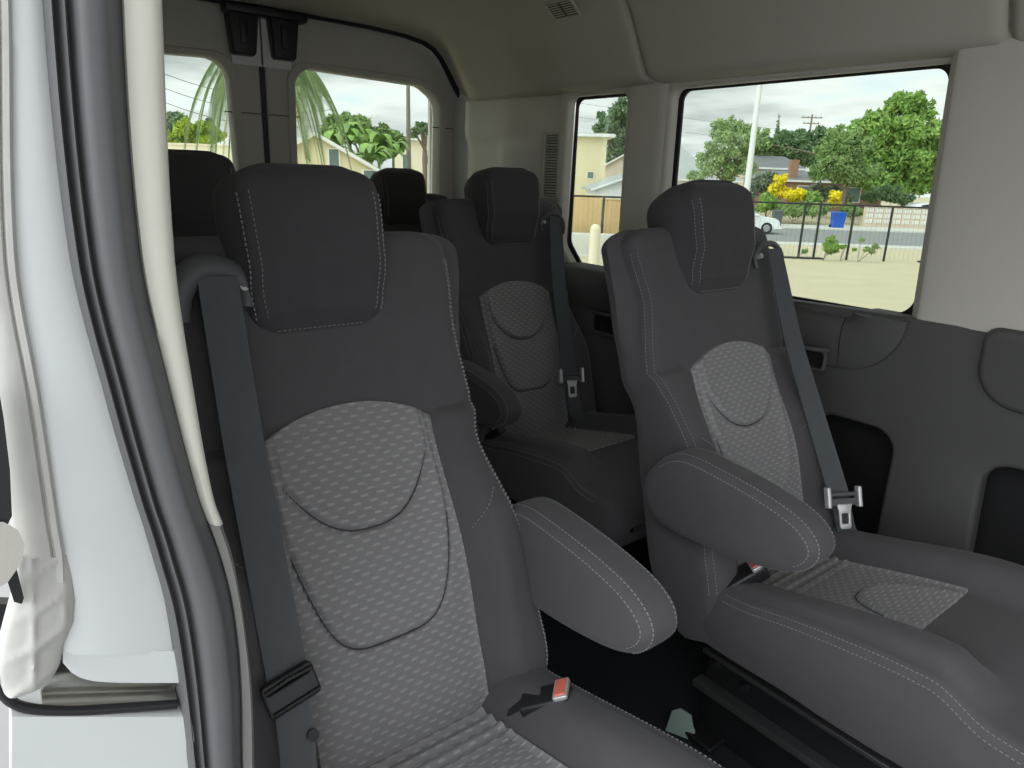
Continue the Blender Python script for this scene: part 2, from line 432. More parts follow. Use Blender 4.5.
def head_edge(side, th):
    def f(s):
        h = head_hw(s); rf = .02; 
        if s > HS1 - .032: t = min(1, (s - HS1 + .042)/.042); h -= .042*(1 - math.sqrt(max(0, 1 - t*t)))
        if s < HS0 + .025: t = min(1, (HS0 + .025 - s)/.025); h -= .022*(1 - math.sqrt(max(0, 1 - t*t)))
        e = h - rf; ne = head_front(s) - .5*e*e; t = rad(th); n = Vector((0, side*math.sin(t), 0)) + NF*math.cos(t)
        return (P3(s, side*(e + rf*math.sin(t)), ne - rf*(1 - math.cos(t))) + n*.0008, n)
    return f
def frange(a, b, n): return [a + (b - a)*i/(n - 1) for i in range(n)]

BACK_ME, INS_ME, HEAD_ME, CUSH_ME, CINS_ME = make_back_mesh(), make_insert_mesh(), make_head_mesh(), make_cush_mesh(), make_cush_insert()
def band(pts, width_dir, wd, th=.0016):
    """flat strap along pts"""
    rows = []
    rings = []
    for i, p in enumerate(pts):
        p = Vector(p); t = (Vector(pts[min(i+1, len(pts)-1)]) - Vector(pts[max(i-1, 0)])).normalized()
        W = Vector(width_dir(i/(len(pts) - 1)) if callable(width_dir) else width_dir); s = (W - t*W.dot(t)).normalized()*wd/2; n = t.cross(s).normalized()*th/2
        ribs = []
        for k in range(9): q = -1 + k/4; ribs.append(p + s*q + n*(1 + 1.1*math.cos(math.pi*4*q)))
        for k in range(9): q = 1 - k/4; ribs.append(p + s*q - n)
        rings.append(ribs)
    return loft_mesh(rings)
def seat(name, label, o, wlow=.172, twist=0.0, s_low=.178):
    """o = +1: belt on the driver side (+y), armrest on -y; -1 mirrored"""
    t = thing(name, label, 'seat', (0, 0, 0), 0, 'van passenger seats')
    back = link('backrest', BACK_ME.copy(), FABRIC, t, 60)
    ins = link('back_panel', INS_ME.copy(), WEAVE, back, 75); tag(ins, 'lighter woven back panel with two curved seams')
    for c, d, half, p in ARCS:
        pts = [P3(arc(w, c, d, half, p), w, fn(arc(w, c, d, half, p), w) + .0028) for w in frange(-half, half, 40)]
        link('seam_cord', MB().tube(pts, .0009, 5).bm_mesh(), SEAM, back, 60)
    for sd in (-1, 1):
        lines = []
        for th in (38, 62): lines.append([back_edge(sd, th)(s) for s in frange(.725, .05, 70)])
        lines.append(orient(surf_line(bsurf(), [(.302 + (w - .16)*1.1 + .004, sd*w) for w in frange(.15, hw(.33) - .03, 14)]), NF))
        link('stitching', dashes(lines), STITCH, back)
    head = link('headrest', HEAD_ME.copy(), FABRIC_B, t, 60)
    for sd in (-1, 1):
        link('stitching', dashes([[head_edge(sd, th)(s) for s in frange(.808, .645, 40)] for th in (15, 60)]), STITCH, head)
    hl = []
    hl.append([(P3(.631, w, max(fn(.631, w), head_front(.631) - .5*w*w) + .002), NF) for w in frange(-.066, .066, 20)])
    link('stitching', dashes(hl), STITCH, head)
    cu = link('cushion', CUSH_ME.copy(), FABRIC, t, 60)
    ci = link('seat_panel', CINS_ME.copy(), WEAVE, cu, 60); tag(ci, 'lighter woven seat panel with a curved seam')
    pts = [Vector((CARC(y), y, ctop(CARC(y), y) + .0045)) for y in frange(-.078, .078, 36)]
    link('seam_cord', MB().tube(pts, .0011, 5).bm_mesh(), SEAM, cu, 60)
    for sd in (-1, 1):
        cl = []
        for th in (45, 80):
            ln = []
            for x in frange(.02, .515, 70):
                h = chw(x); rf = .022; e = h - rf; a = rad(th); n = Vector((0, sd*math.sin(a), math.cos(a)))
                ln.append((Vector((x, sd*(e + rf*math.sin(a)), ctop(x, e) - rf*(1 - math.cos(a)))) + n*.0008, n))
            cl.append(ln)
        link('stitching', dashes(cl), STITCH, cu)
    sd = -o
    arm = link('armrest', make_arm_mesh(sd), FABRIC, t, 60)
    al = {-1: [], 1: []}
    for dd in (.010, .0):
        pr = arm_inset(ARM_SGN*(.022*(1 - math.cos(rad(65 if dd else 20)))))
        q = math.sin(rad(65 if dd else 20))
        for yy, ns in ((.222 + .022*(1 - q), -1), (.222 + .074 - .022*(1 - q), 1)):
            idx = [i for i in range(len(pr))]; sel = [pr[i] for i in idx if pr[i].x > -.12 and (pr[i].y > .56 or pr[i].x > .17)]
            sel = sorted(sel, key=lambda p: math.atan2(p.y - .55, p.x - .02))
            al[ns].append([(Vector((p.x, sd*yy, p.y + .012)) + Vector((0, sd*ns*.0008, 0)), Vector((0, sd*ns, .3))) for p in sel])
    for k in al: link('stitching', dashes(al[k]), STITCH, arm)
    # belt guide on the outboard shoulder
    W = .168 if o > 0 else .152
    g = thing_part('belt_guide', t)
    pts = []
    for w, s, n in ((.215, .655, .016), (.212, .690, .022), (.188, .718, .020), (.150, .716, .012), (.126, .694, .010), (.130, .668, .010)): pts.append(P3(s, o*(w - (.168 - W)), fn(.68, .17) + n))
    m = MB(); m.tube(spline(pts, 6), [(.009 if o < 0 else .003) + (.011 if o < 0 else .004)*math.sin(math.pi*min(1, (i+2)/34)) for i in range(31)], 10)
    m.build('guide_loop', BELT_PLASTIC, g, 60)
    MB().cyl(P3(.693, o*(W - .036), fn(.69, .13) + .012), P3(.693, o*(W - .036), fn(.69, .13) + .023), .006).build('guide_screw', CHROME, g)
    # webbing
    wdir = (twist, o*1.0 if False else 1, 0)
    def bp(s): w = lerp(wlow, W, (s - .15)/.55); return P3(s, o*w, lerp(.088, .030, min(1, max(0, (s - .13)/.57))) + fn(.6, .17))
    sb = link('seat_belt', band([bp(s) for s in frange(.705, s_low + .007, 26)], lambda q: (twist*q**.7, 1, 0), .050), WEB, t, 50)
    low = [bp(s_low), P3(lerp(s_low, -.05, .33), o*(wlow + .006), .078), P3(lerp(s_low, -.05, .55), o*(wlow + .02), .076), P3(lerp(s_low, -.05, .8), o*(wlow + .05), .05), P3(-.05, o*(wlow + .085), .03)]
    link('lap_webbing', band(spline(low, 5), wdir, .044), WEB, sb, 50)
    return t, sb, bp, W
def thing_part(name, parent):
    e = bpy.data.objects.new(name, None); C.objects.link(e); e.parent = parent; e.empty_display_size = .02; return e
def latch_plate(sb, bp, o, W, s_low=.178, yaw=0):
    """bright steel tongue hanging on the belt"""
    p = bp(s_low); M = Matrix.Translation(p) @ Matrix.Rotation(yaw, 4, 'Z') @ Matrix(((0, -SR, CR, 0), (1, 0, 0, 0), (0, CR, SR, 0), (0, 0, 0, 1))) @ Matrix.Diagonal((1.12, 1.2, 1.12, 1))   # local x->y, y->s, z->n
    lt = thing_part('latch_plate', sb)
    me = plate_mesh(rrect(-.032, -.004, .032, .020, .004), [rrect(-.025, .009, .025, .013, .001)], .008, .0015, M @ Matrix.Translation((0, 0, .004))); link('latch_bar', me, BELT_PLASTIC, sb, 40)
    bpy.data.objects.remove(lt)
    me = plate_mesh([(-.017, .0), (.017, .0), (.013, -.014), (.0125, -.042), (.009, -.046), (-.009, -.046), (-.0125, -.042), (-.013, -.014)], [rrect(-.0075, -.037, .0075, -.018, .002)], .004, .0008, M @ Matrix.Translation((0, 0, .008))); link('latch_tongue', me, CHROME, sb, 40)
    for sx in (-1, 1):
        me = plate_mesh(rrect(-.004, -.008, .004, .030, .003), [], .014, .002, M @ Matrix.Translation((sx*.034, 0, .002))); link('latch_ear', me, CHROME, sb, 40)
def height_clip(sb, bp, o, W):
    """black slotted belt clip"""
    p = bp(.186); M = Matrix.Translation(p) @ Matrix(((0, -SR, CR, 0), (1, 0, 0, 0), (0, CR, SR, 0), (0, 0, 0, 1))) @ Matrix.Rotation(rad(10)*-o, 4, 'Z')
    me = plate_mesh(rrect(-.033, -.020, .033, .022, .006), [rrect(-.026, .010, .026, .014, .001)], .012, .003, M @ Matrix.Translation((0, 0, -.002))); link('belt_clip', me, BLACK, sb, 40)
    m = MB(); m.tube([M @ Vector((x, .016 - .002*abs(x)/.03, .0115)) for x in (-.030, -.015, 0, .015, .030)], .003); m.tube([M @ Vector((x, -.014, .0115)) for x in (-.030, 0, .030)], .0025); m.build('clip_rib', BLACK, sb, 60)
    q = P3(.125, o*(W + .004), .077) + NF*.002
    MB().cyl(q, q + NF*.004, .0075).build('belt_stop_button', BLACK, sb)
def buckle(t, pos, rot, stalk=.05):
    M = Matrix.Translation(pos) @ rot
    me = plate_mesh(rrect(-.017, -.055, .017, .020, .006), [], .024, .005, M); b = link('buckle', me, BLACK, t, 50)
    me = plate_mesh(rrect(-.0165, .0, .0165, .0225, .003), [], .006, .0015, M @ Matrix.Translation((0, 0, .0215))); link('buckle_bezel', me, CHROME, b, 50)
    me = plate_mesh(rrect(-.0135, .003, .0135, .0195, .002), [], .007, .0015, M @ Matrix.Translation((0, 0, .0225))); k = link('release_button', me, RED, b, 50); tag(k, 'red release button')
    m = MB(); m.tube([M @ Vector((0, -.05 - stalk*q, .012 - .02*q)) for q in frange(0, 1, 5)], .012); m.build('buckle_stalk', BLACK, b, 50)
def pedestal(t, tab=False, o=1):
    p = link('pedestal', plate_mesh([(-.05, 0), (.36, 0), (.44, .29), (-.05, .29)], [], .30, .004, XZ(-.15)), BLACK_MET, t, 40)
    for sd in (-1, 1):
        y = sd*.152
        m = MB(); m.box((.16, y, .195), (.44, .010, .010), bev=.002); m.box((.17, y + sd*.012, .128), (.46, .030, .010), bev=.002); m.box((.17, y + sd*.026, .126), (.46, .004, .016), bev=.001); m.build('seat_rail', RAILM, p)
        for x, z in ((-.02, .185), (.05, .175), (.0, .235), (.2, .225)):
            MB().cyl((x, y + sd*.003, z), (x, y + sd*.014, z), .009, seg=6).build('bolt', BLACK, p)
        for sdx in (-.02, .36): MB().box((sdx, sd*.17, .008), (.07, .06, .016), bev=.004).build('foot', BLACK_MET, p)
    if tab:
        me = plate_mesh([(-.028, 0), (.03, 0), (.034, .02), (.028, .028), (.020, .050), (-.005, .056), (-.022, .045)], [], .006, .002, Matrix.Translation((-.062, -.205, .0)) @ Matrix.Rotation(rad(25), 4, 'Z') @ Matrix.Rotation(rad(65), 4, 'X'))
        k = link('anchor_cover', me, TAB, t, 40); tag(k, 'grey green plastic anchor cover')

FRONT_LABEL = 'charcoal van seat nearest the white door pillar, with black belt clip'
seatA, sbA, bpA, WA = seat('van_seat', FRONT_LABEL, -1)
height_clip(sbA, bpA, -1, WA)
buckle(seatA, (.105, .185, .408), Matrix.Rotation(rad(-48), 4, 'Z') @ Matrix.Rotation(rad(24), 4, 'X') @ Matrix.Diagonal((1.25, 1, 1.15, 1)))
pedestal(seatA)
seatB, sbB, bpB, WB = seat('van_seat', 'charcoal van seat with a bright steel belt tongue, beside the large side window', 1, .176, .55, .125)
latch_plate(sbB, bpB, 1, WB, .125, rad(-26))
buckle(seatB, (.035, -.150, .415), Matrix.Rotation(rad(-38), 4, 'Z') @ Matrix.Rotation(rad(38), 4, 'X') @ Matrix.Diagonal((1.35, 1.25, 1.3, 1)), .012)
pedestal(seatB, True)
seatC, sbC, bpC, WC = seat('van_seat', 'charcoal van seat in the middle row beside the narrow side window', 1, .110, .30, .19)
latch_plate(sbC, bpC, 1, WC, .19, rad(-15))
buckle(seatC, (.06, -.19, .42), Matrix.Rotation(rad(-70), 4, 'Z') @ Matrix.Rotation(rad(40), 4, 'X'))
pedestal(seatC)
def copy_tree(o, parent=None):
    c = o.copy(); C.objects.link(c); c.parent = parent
    for ch in list(o.children): copy_tree(ch, c)
    return c
seatD = copy_tree(seatA); seatD['label'] = 'black looking seat showing only its headrest beside the cream door pillar'
seatE = copy_tree(seatC); seatE['label'] = 'rearmost seat with only its small headrest showing below the rear door window'
seatA.location = (-.72, .415, 0); seatB.location = (-.68, 1.285, 0); seatC.location = (-1.585, 1.362, 0)
def child(o, nm): return [c for c in o.children if c.name.startswith(nm)][0]
child(seatA, 'armrest').location = (.01, 0, -.030); child(seatB, 'armrest').location = (0, 0, -.012); child(seatC, 'armrest').location = (.005, 0, -.055)
seatD.location = (-1.50, .445, 0); seatD.scale = (1, 1, 1.02); seatE.location = (-2.38, 1.485, 0)

def tilt_back(st, deg, dx=0, dz=0):
    """set the back of a seat more upright, about its crease"""
    Rm = Matrix.Translation((dx, 0, Z0 + dz)) @ Matrix.Rotation(rad(deg), 4, 'Y') @ Matrix.Translation((0, 0, -Z0))
    for c in st.children:
        if c.name.split('.')[0] in ('backrest', 'headrest', 'belt_guide', 'seat_belt'): c.matrix_local = Rm @ c.matrix_local
tilt_back(seatC, 6.2, 0, -.012); tilt_back(seatB, 1.2, -.014, -.008)
child(seatA, 'headrest').location.y = -.013; child(seatB, 'headrest').location.y -= .016
# ------------------------------------------------------------------ van shell
FRONT = 1.5                                          # the cab end, well behind the camera
# floor
struct(MB().box(((FRONT - 2.95)/2, .99, -.03), (FRONT + 2.95, 1.75, .06)).build('floor', FLOORM))
# ceiling: coved liner swept along the van
prof = [(1.86, 1.428), (1.80, 1.425), (1.755, 1.428), (1.728, 1.436), (1.716, 1.452), (1.70, 1.48), (1.68, 1.515), (1.655, 1.562), (1.63, 1.605), (1.60, 1.638), (1.555, 1.660), (1.48, 1.675), (1.35, 1.685), (1.0, 1.692)]
prof = prof + [(1.98 - y, z) for y, z in prof[:-1]][::-1]
def ceil_seg(name, x0, x1, prof=prof):
    rows = []
    n = max(2, int((x1 - x0)/.02)); r = .012
    for i in range(n + 1):
        x = lerp(x0, x1, i/n); e = min(x - x0, x1 - x); k = 0 if e > r else r*(1 - math.sqrt(max(0, 1 - ((r - e)/r)**2)))*.7
        swell = .05*math.exp(-((x + 2.30)/.16)**2)                      # padded rib across the rear of the liner
        fl = 1 + .24*sst(-2.45, -2.80, x)
        fy = lambda y, z: max(.03, min(1.95, .99 + (y - .99)*(fl if z > 1.40 else 1)))
        rows.append([Vector((x, fy(y, z) + (k + swell*.6)*(1 if y > 1 else -1)*(0 if z < 1.43 else 1)*min(1, abs(y - .99)), z + k)) for y, z in prof])
    me = grid_mesh(rows); o = link(name, me, LINER, None, 60); md = o.modifiers.new('thick', 'SOLIDIFY'); md.thickness = .03; md.offset = 1
    return struct(o)
fn_dir = None
prof_door = [q for q in prof if q[0] > .42] + [(.36, 1.684), (.25, 1.688), (.14, 1.69)]
for nm, x0, x1, pf in (('ceiling', -2.80, -1.585, prof), ('ceiling', -1.580, -.625, prof), ('ceiling', -.620, FRONT, prof_door)): ceil_seg(nm, x0, x1, pf)
struct(MB().box(((FRONT - 2.9)/2, .99, 1.76), (FRONT + 2.9, 1.7, .02)).build('roof', WHITE))
# driver-side wall --------------------------------------------------
W1 = [(-1.530, .838), (-.742, .838), (-.766, 1.416), (-1.537, 1.410)]
def grown(P, d):
    c = sum((Vector((*q, 0)) for q in P), Vector())/len(P); out = []
    for q in P: v = Vector((*q, 0)) - c; out.append((c.x + v.x + d*(1 if v.x > 0 else -1), c.y + v.y + d*(1 if v.y > 0 else -1)))
    return out
def rounded(poly, r, n=7):
    out = []; m = len(poly)
    for i in range(m):
        p = Vector((*poly[i], 0)); a = (Vector((*poly[i-1], 0)) - p).normalized(); b = (Vector((*poly[(i+1) % m], 0)) - p).normalized()
        q = r[i] if isinstance(r, (list, tuple)) else r
        ang = a.angle(b); d = q/math.tan(ang/2); c = p + (a + b).normalized()*(q/math.sin(ang/2)); s0 = p + a*d; s1 = p + b*d
        v0, v1 = s0 - c, s1 - c
        for k in range(n + 1):
            v = v0.slerp(v1, k/n, v0)*q; out.append((c.x + v.x, c.y + v.y))
    return out
hole1 = rounded(W1, [.05, .05, .035, .03])
hole2 = rounded([(-2.012, .90), (-1.93, .815), (-1.718, .815), (-1.723, 1.412), (-2.008, 1.412)], [.05, .05, .03, .03, .03])
wl = struct(link('wall_left', plate_mesh([(-2.045, .78), (FRONT, .78), (FRONT, 1.46), (-2.045, 1.46)], [rounded([(W1[0][0], W1[0][1]), (-.68, .838), (-.68, 1.416), (W1[3][0], W1[3][1])], [.05, .02, .02, .03]), hole2], .045, .012, XZ(1.80)), CREAM, None, 40))
struct(link('wall_left', plate_mesh([(-2.95, -.05), (FRONT, -.05), (FRONT, 1.75), (-2.95, 1.75)], [grown(hole1, .06), grown(hole2, .09)], .05, .002, XZ(1.875)), WHITE, None, 40))
def pane(name, outline, y, gas):
    o = struct(link(name, plate_mesh(outline, [], .004, .0005, XZ(y)), GLASS, None, 40))
    big = [(Vector((p[0], p[1], 0))) for p in outline]; c = sum(big, Vector())/len(big)
    outer = [(p.x + (p - c).normalized().x*.02, p.y + (p - c).normalized().y*.02) for p in big]; inner = [(p.x - (p - c).normalized().x*.007, p.y - (p - c).normalized().y*.007) for p in big]
    link('window_gasket', plate_mesh(outer, [inner], .010, .002, XZ(y - .006)), BLACK, o, 40); return o
pane('window_1', hole1, 1.855, 0); pane('window_2', hole2, 1.855, 0)
# cream pillar cover ahead of the large window
def prism(pts, z0, z1, n=2):
    return loft_mesh([[Vector((x, y, lerp(z0, z1, i/n))) for x, y in pts] for i in range(n + 1)])
def pillar(name, label=None):
    rings = []
    for i in range(13):
        z = lerp(.853, 1.47, i/12); q = (z - .853)/.617; xl = lerp(-.751, -.775, q)
        sec = spline([(xl, 1.862, 0), (xl + .012, 1.825, 0), (xl + .028, 1.785, 0), (xl + .048, 1.757, 0), (xl + .09, 1.745, 0), (-.40, 1.738, 0), (-.2, 1.735, 0), (FRONT, 1.735, 0)], 5)
        rings.append([Vector((p.x, p.y, z)) for p in sec] + [Vector((FRONT, 1.868, z)), Vector((xl, 1.868, z))])
    return struct(link(name, loft_mesh(rings), CREAM, None, 50))
pillar('trim_2')
# pillar between the side windows: a shallow raised cover
sec = spline([(-1.712, 1.835, 0), (-1.70, 1.80, 0), (-1.675, 1.788, 0), (-1.60, 1.786, 0), (-1.565, 1.79, 0), (-1.545, 1.805, 0), (-1.535, 1.835, 0)], 5)
struct(link('trim_3', loft_mesh([[Vector((p.x, p.y, z)) for p in sec] for z in (.83, 1.1, 1.43)]), CREAM, None, 50))
# rear corner trim with a shallow moulded hollow
rows = []
for i in range(41):
    x = lerp(-2.68, -2.032, i/40); row = []
    for j in range(41):
        z = lerp(.80, 1.44, j/40); y = 1.822
        y -= .022*sst(-2.46, -2.36, x)*sst(1.31, 1.23, z)*sst(-2.13, -2.17, x)
        y += .02*sst(-2.62, -2.68, x) - .022*sst(-2.05, -2.034, x)
        y -= .018*sst(1.25, 1.31, z)*sst(-2.18, -2.36, x)
        row.append(Vector((x, y, z)))
    rows.append(row)
o = link('trim_4', grid_mesh(rows), CREAM, None, 60); md = o.modifiers.new('thick', 'SOLIDIFY'); md.thickness = .02; md.offset = 1; struct(o)
vg = thing('vent_grille', 'slatted cream vent grille on the rear corner trim beside the narrow window', 'vent', (-2.092, 1.812, 1.06))
link('grille_frame', plate_mesh(rrect(-.045, 0, .045, .235, .008), [rrect(-.038, .008, .038, .227, .004)], .008, .002, Matrix(((1, 0, 0, 0), (0, 0, 1, -.006), (0, 1, 0, 0), (0, 0, 0, 1)))), CREAM, vg, 40)
m = MB()
for k in range(22): m.box((0, .002, .014 + k*.0099), (.078, .008, .0030), rx=rad(35))
m.build('louvre_slats', CREAM, vg); MB().box((0, .010, .117), (.08, .004, .222)).build('grille_backing', DARK, vg)
# lower dark trim with two wheel pockets
pk1 = rrect(-.90, .10, -.692, .572, [.03, .03, .055, .055]); pk2 = rounded([(-.475, .12), (-.10, .12), (-.10, .585), (-.497, .568)], [.03, .03, .06, .055])
lw = struct(link('wall_left_lower', plate_mesh([(-2.70, -.02), (FRONT, -.02), (FRONT, .90), (-.40, .882), (-.53, .870), (-.70, .856), (-2.70, .80)], [pk1, pk2], .05, .012, XZ(1.742)), DARK, None, 40))
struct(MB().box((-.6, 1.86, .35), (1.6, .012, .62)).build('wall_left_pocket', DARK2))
MB_ = MB().cyl((-.30, 1.845, .46), (-.30, 1.856, .46), .012); tag(MB_.build('trim_clip', CHROME), 'small round metal clip inside the dark wall pocket ahead of the right-hand seat', 'clip')
# ledge below the big window
led = []
for i in range(31):
    x = lerp(-2.66, -.855, i/30); led.append([Vector((x, 1.862, .836)), Vector((x, 1.80, .838)), Vector((x, 1.752, .835)), Vector((x, 1.728, .828)), Vector((x, 1.717, .812)), Vector((x, 1.716, .78)), Vector((x, 1.724, .715)), Vector((x, 1.73, .703)), Vector((x, 1.75, .70)), Vector((x, 1.862, .70))])
ls = struct(link('wall_left_ledge', loft_mesh(led), DARK, None, 40))
corner = []
for k in range(13):
    a = rad(90*k/12); cx = -.86; R0 = .16
    ring = []
    for (dy, dz) in ((1.862, .836), (1.80, .838), (1.752, .835), (1.728, .828), (1.717, .812), (1.716, .78), (1.724, .715), (1.73, .703), (1.75, .70), (1.862, .70)):
        rr = (.846 - dz); ring.append(Vector((cx + .008 + rr*math.sin(a)*1.0, dy, .846 - rr*math.cos(a))))
    corner.append(ring)
struct(link('wall_left_ledge_end', loft_mesh(corner), DARK, None, 40))
# raised moulding at the front of the lower trim
rings = []
base = rounded([(-.545, .70), (FRONT, .62), (FRONT, .885), (-.55, .868)], [.09, .03, .03, .03], 10)
struct(link('wall_left_moulding', plate_mesh(base, [], .034, .016, XZ(1.722)), DARK, None, 50))
# grab-cup beside the large window and another by the narrow one
def cup(name, label, x, z, s=1):
    t = thing(name, label, 'cup holder', (x, 1.716, z), 0, 'wall cup holders')
    link('cup_rim', plate_mesh(rrect(-.05*s, -.028*s, .05*s, .028*s, .012*s), [rrect(-.042*s, -.020*s, .042*s, .020*s, .009*s)], .014, .004, Matrix(((1, 0, 0, 0), (0, 0, 1, -.012), (0, 1, 0, 0), (0, 0, 0, 1)))), DARK, t, 40)
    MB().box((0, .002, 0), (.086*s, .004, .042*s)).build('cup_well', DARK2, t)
    m = MB(); m.tube(spline([(-.048*s, -.004, .03*s), (-.03*s, -.035, .034*s), (.02*s, -.042, .034*s), (.05*s, -.004, .03*s)], 5), .006); m.build('cup_lip', DARK, t, 60)
    return t
cup('cup_holder', 'dark cup holder in the wall trim behind the seat by the large window', -.925, .715)
cup('cup_holder', 'dark moulded cup holder in the wall trim between the two driver side seats', -1.66, .665, 1.3)
# air outlet in the ceiling
p, q = Vector((-1.70, 1.648, 1.575)), None
av = thing('air_outlet', 'small dark slotted air outlet in the ceiling cove', 'vent', (0, 0, 0))
nz = Vector((0, -.62, -.78)).normalized(); ux = Vector((1, 0, 0)); uy = nz.cross(ux)
ctr = at_x(563, 7, -1.70)
ctr = Vector((-1.820, 1.597, 1.641)) + nz*.004
M = Matrix(((ux.x, uy.x, nz.x, ctr.x), (ux.y, uy.y, nz.y, ctr.y), (ux.z, uy.z, nz.z, ctr.z), (0, 0, 0, 1)))
link('outlet_frame', plate_mesh(rrect(-.062, -.032, .062, .032, .01), [rrect(-.055, -.026, .055, .026, .006)], .008, .002, M), LINER, av, 40)
m = MB()
for k in range(6):
    for h in (-1, 1): c = M @ Vector((h*.028, -.020 + k*.008, .004)); m.box(c, (.048, .0016, .004), rx=rad(30))
m.build('outlet_slats', LINER, av)
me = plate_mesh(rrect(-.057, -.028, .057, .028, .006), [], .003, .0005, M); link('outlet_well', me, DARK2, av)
FASC_IN = mat('pale_grey_plastic', (.85, .85, .82), .5, var=.02)
# rear doors --------------------------------------------------------
RX = -2.86
rw_r = rounded([(1.130, .88), (1.79, .88), (1.80, 1.44), (1.71, 1.495), (1.145, 1.512)], [.05, .05, .09, .09, .075], 8)
rw_l = [(2.04 - a, b) for a, b in rw_r][::-1]
def rear_door(name, y0, y1, win, sgn):
    top = [(y, 1.725 - -.0 + .12*sst(1.6, 2.0, max(y, 2.04 - y))) for y in frange(y0, y1, 14)]
    out = [(y0, .0), (y1, .0)] + top[::-1]
    d = struct(link(name, plate_mesh(out, [win], .07, .014, YZ(RX - .06)), CREAM, None, 40))
    wi = [Vector((*p, 0)) for p in win]; c = sum(wi, Vector())/len(wi)
    ring2 = [(p.x + (p - c).normalized().x*.035, p.y + (p - c).normalized().y*.035) for p in wi]
    link('window_surround', plate_mesh(ring2, [win], .014, .006, YZ(RX + .005)), CREAM, d, 40)
    return d
d1 = rear_door('door_1', 1.030, 1.95, rw_r, 1); d2 = rear_door('door_2', .06, 1.012, rw_l, -1)
for nm, wn in (('window_3', rw_r), ('window_4', rw_l)):
    o = struct(link(nm, plate_mesh(wn, [], .004, .0005, YZ(RX - .045)), GLASS, None, 40))
struct(MB().box((RX - .07, 1.0, .82), (.02, 2.1, .02)).box((RX - .012, 1.021, .84), (.03, .03, 1.66)).build('door_gap_seal', BLACK))
sl = MB()
for d_, z in ((d1, 1.327), (d2, 1.327)):
    pass
for d_, (a, b) in ((d1, (1.035, 1.16)), (d1, (1.765, 1.94)), (d2, (.87, 1.008))):
    MB().box((RX + .0096, (a + b)/2, 1.330 - .06*(a - .9)*0), (.003, b - a, .004)).build('panel_joint', DARK, d_)
for d_, y, sg in ((d1, 1.095, 1), (d2, .945, -1)):
    l = link('latch_housing', plate_mesh([(-.055, .16), (-.042, .01), (-.034, 0), (.034, 0), (.042, .01), (.06, .16)], [], .05, .008, YZ(RX + .012) @ Matrix.Translation((y, 1.525, 0))), BLACK, d_, 40)
    link('latch_plate', plate_mesh(rrect(-.058, -.012, .058, .165, .006), [], .008, .002, YZ(RX + .010) @ Matrix.Translation((y - sg*.022, 1.508, 0))), FASC_IN, d_, 40)
    MB().box((RX + .06, y, 1.60), (.016, .03, .08), bev=.004).build('latch_lever', BLACK, l)
struct(MB().box((RX + .05, 1.03, 1.675), (.06, .30, .035), bev=.008).build('trim_7', BLACK))
# rear header gap: dark weatherstrip following the arch
arcp = [(-2.815, max(.03, min(1.95, .99 + (y - .99)*1.24)), z + .004) for y, z in prof if z > 1.44]
tag(MB().tube(arcp, .012).build('rear_weatherstrip', BLACK, None, 60), 'thin black rubber weatherstrip arching above both rear doors', 'weatherstrip')
struct(link('trim_5', plate_mesh([(1.80, 0), (1.98, 0), (1.98, 1.7), (1.80, 1.7)], [], .02, .004, YZ(-2.95)), CREAM, None, 40))
# body skin behind the arch
struct(link('wall_back', plate_mesh([(-.05, -.05), (2.03, -.05), (2.03, 1.78), (-.05, 1.78)], [grown(rw_r, .03), grown(rw_l, .03)], .02, .002, YZ(-2.97)), WHITE, None, 40))
# passenger-side wall behind the door opening -----------------------
struct(link('wall_right', plate_mesh([(-2.95, -.05), (-.66, -.05), (-.66, 1.75), (-2.95, 1.75)], [], .05, .01, XZ(.055)), CREAM, None, 40))
struct(link('wall_right_header', plate_mesh([(-.66, 1.66), (FRONT, 1.66), (FRONT, 1.75), (-.66, 1.75)], [], .05, .01, XZ(.08)), WHITE, None, 40))
# door pillar: painted jamb, rubber seal, cream trim, traced in the plane of the jamb
JX = -.585
TAB_V = [-220, 0, 256, 400, 500, 527, 558, 600, 650, 700, 768, 900]
SEA = [3, 11, 17, 41, 56, 60, 65, 66, 66, 66, 66, 66]          # sealer / paint
WSE = [36, 43, 70, 106, 135, 144, 153, 165, 174, 181, 189, 206] # paint / seal
SBA = [123, 124, 143, 175, 201, 211, 222, 233, 240, 243, 244, 248] # seal / trim
TRM = [160, 166, 178, 198, 216, 226, 236, 244, 251, 256, 258, 262]
def tabv(T, v):
    P = list(zip(TAB_V, T))
    for i in range(len(P) - 1):
        if v <= P[i+1][0]:
            a, b = P[i], P[i+1]; h = b[0] - a[0]; t = (v - a[0])/h
            m0 = (P[i+1][1] - P[i-1][1])/(P[i+1][0] - P[i-1][0]) if i > 0 else (b[1] - a[1])/h
            m1 = (P[i+2][1] - P[i][1])/(P[i+2][0] - P[i][0]) if i + 2 < len(P) else (b[1] - a[1])/h
            return (2*t**3 - 3*t*t + 1)*a[1] + (t**3 - 2*t*t + t)*h*m0 + (-2*t**3 + 3*t*t)*b[1] + (t**3 - t*t)*h*m1
    return P[-1][1]
def jp(u, v, dx=0): p = at_x(u, v, JX); return Vector((JX + dx, p.y, p.z))
def jq(u, v, dx): return at_x(u, v, JX + dx)
VS = frange(-220, 900, 113)
def strip(name, prof, mt, vs=VS, parent=None, close=True):
    """sweep along the jamb: prof(v) gives (u, forward offset) pairs"""
    rows = [[jp(u, v, dx) for u, dx in prof(v)] for v in vs]
    if close: return link(name, loft_mesh(rows), mt, parent, 50)
    o = link(name, grid_mesh(rows), mt, parent, 50); return o
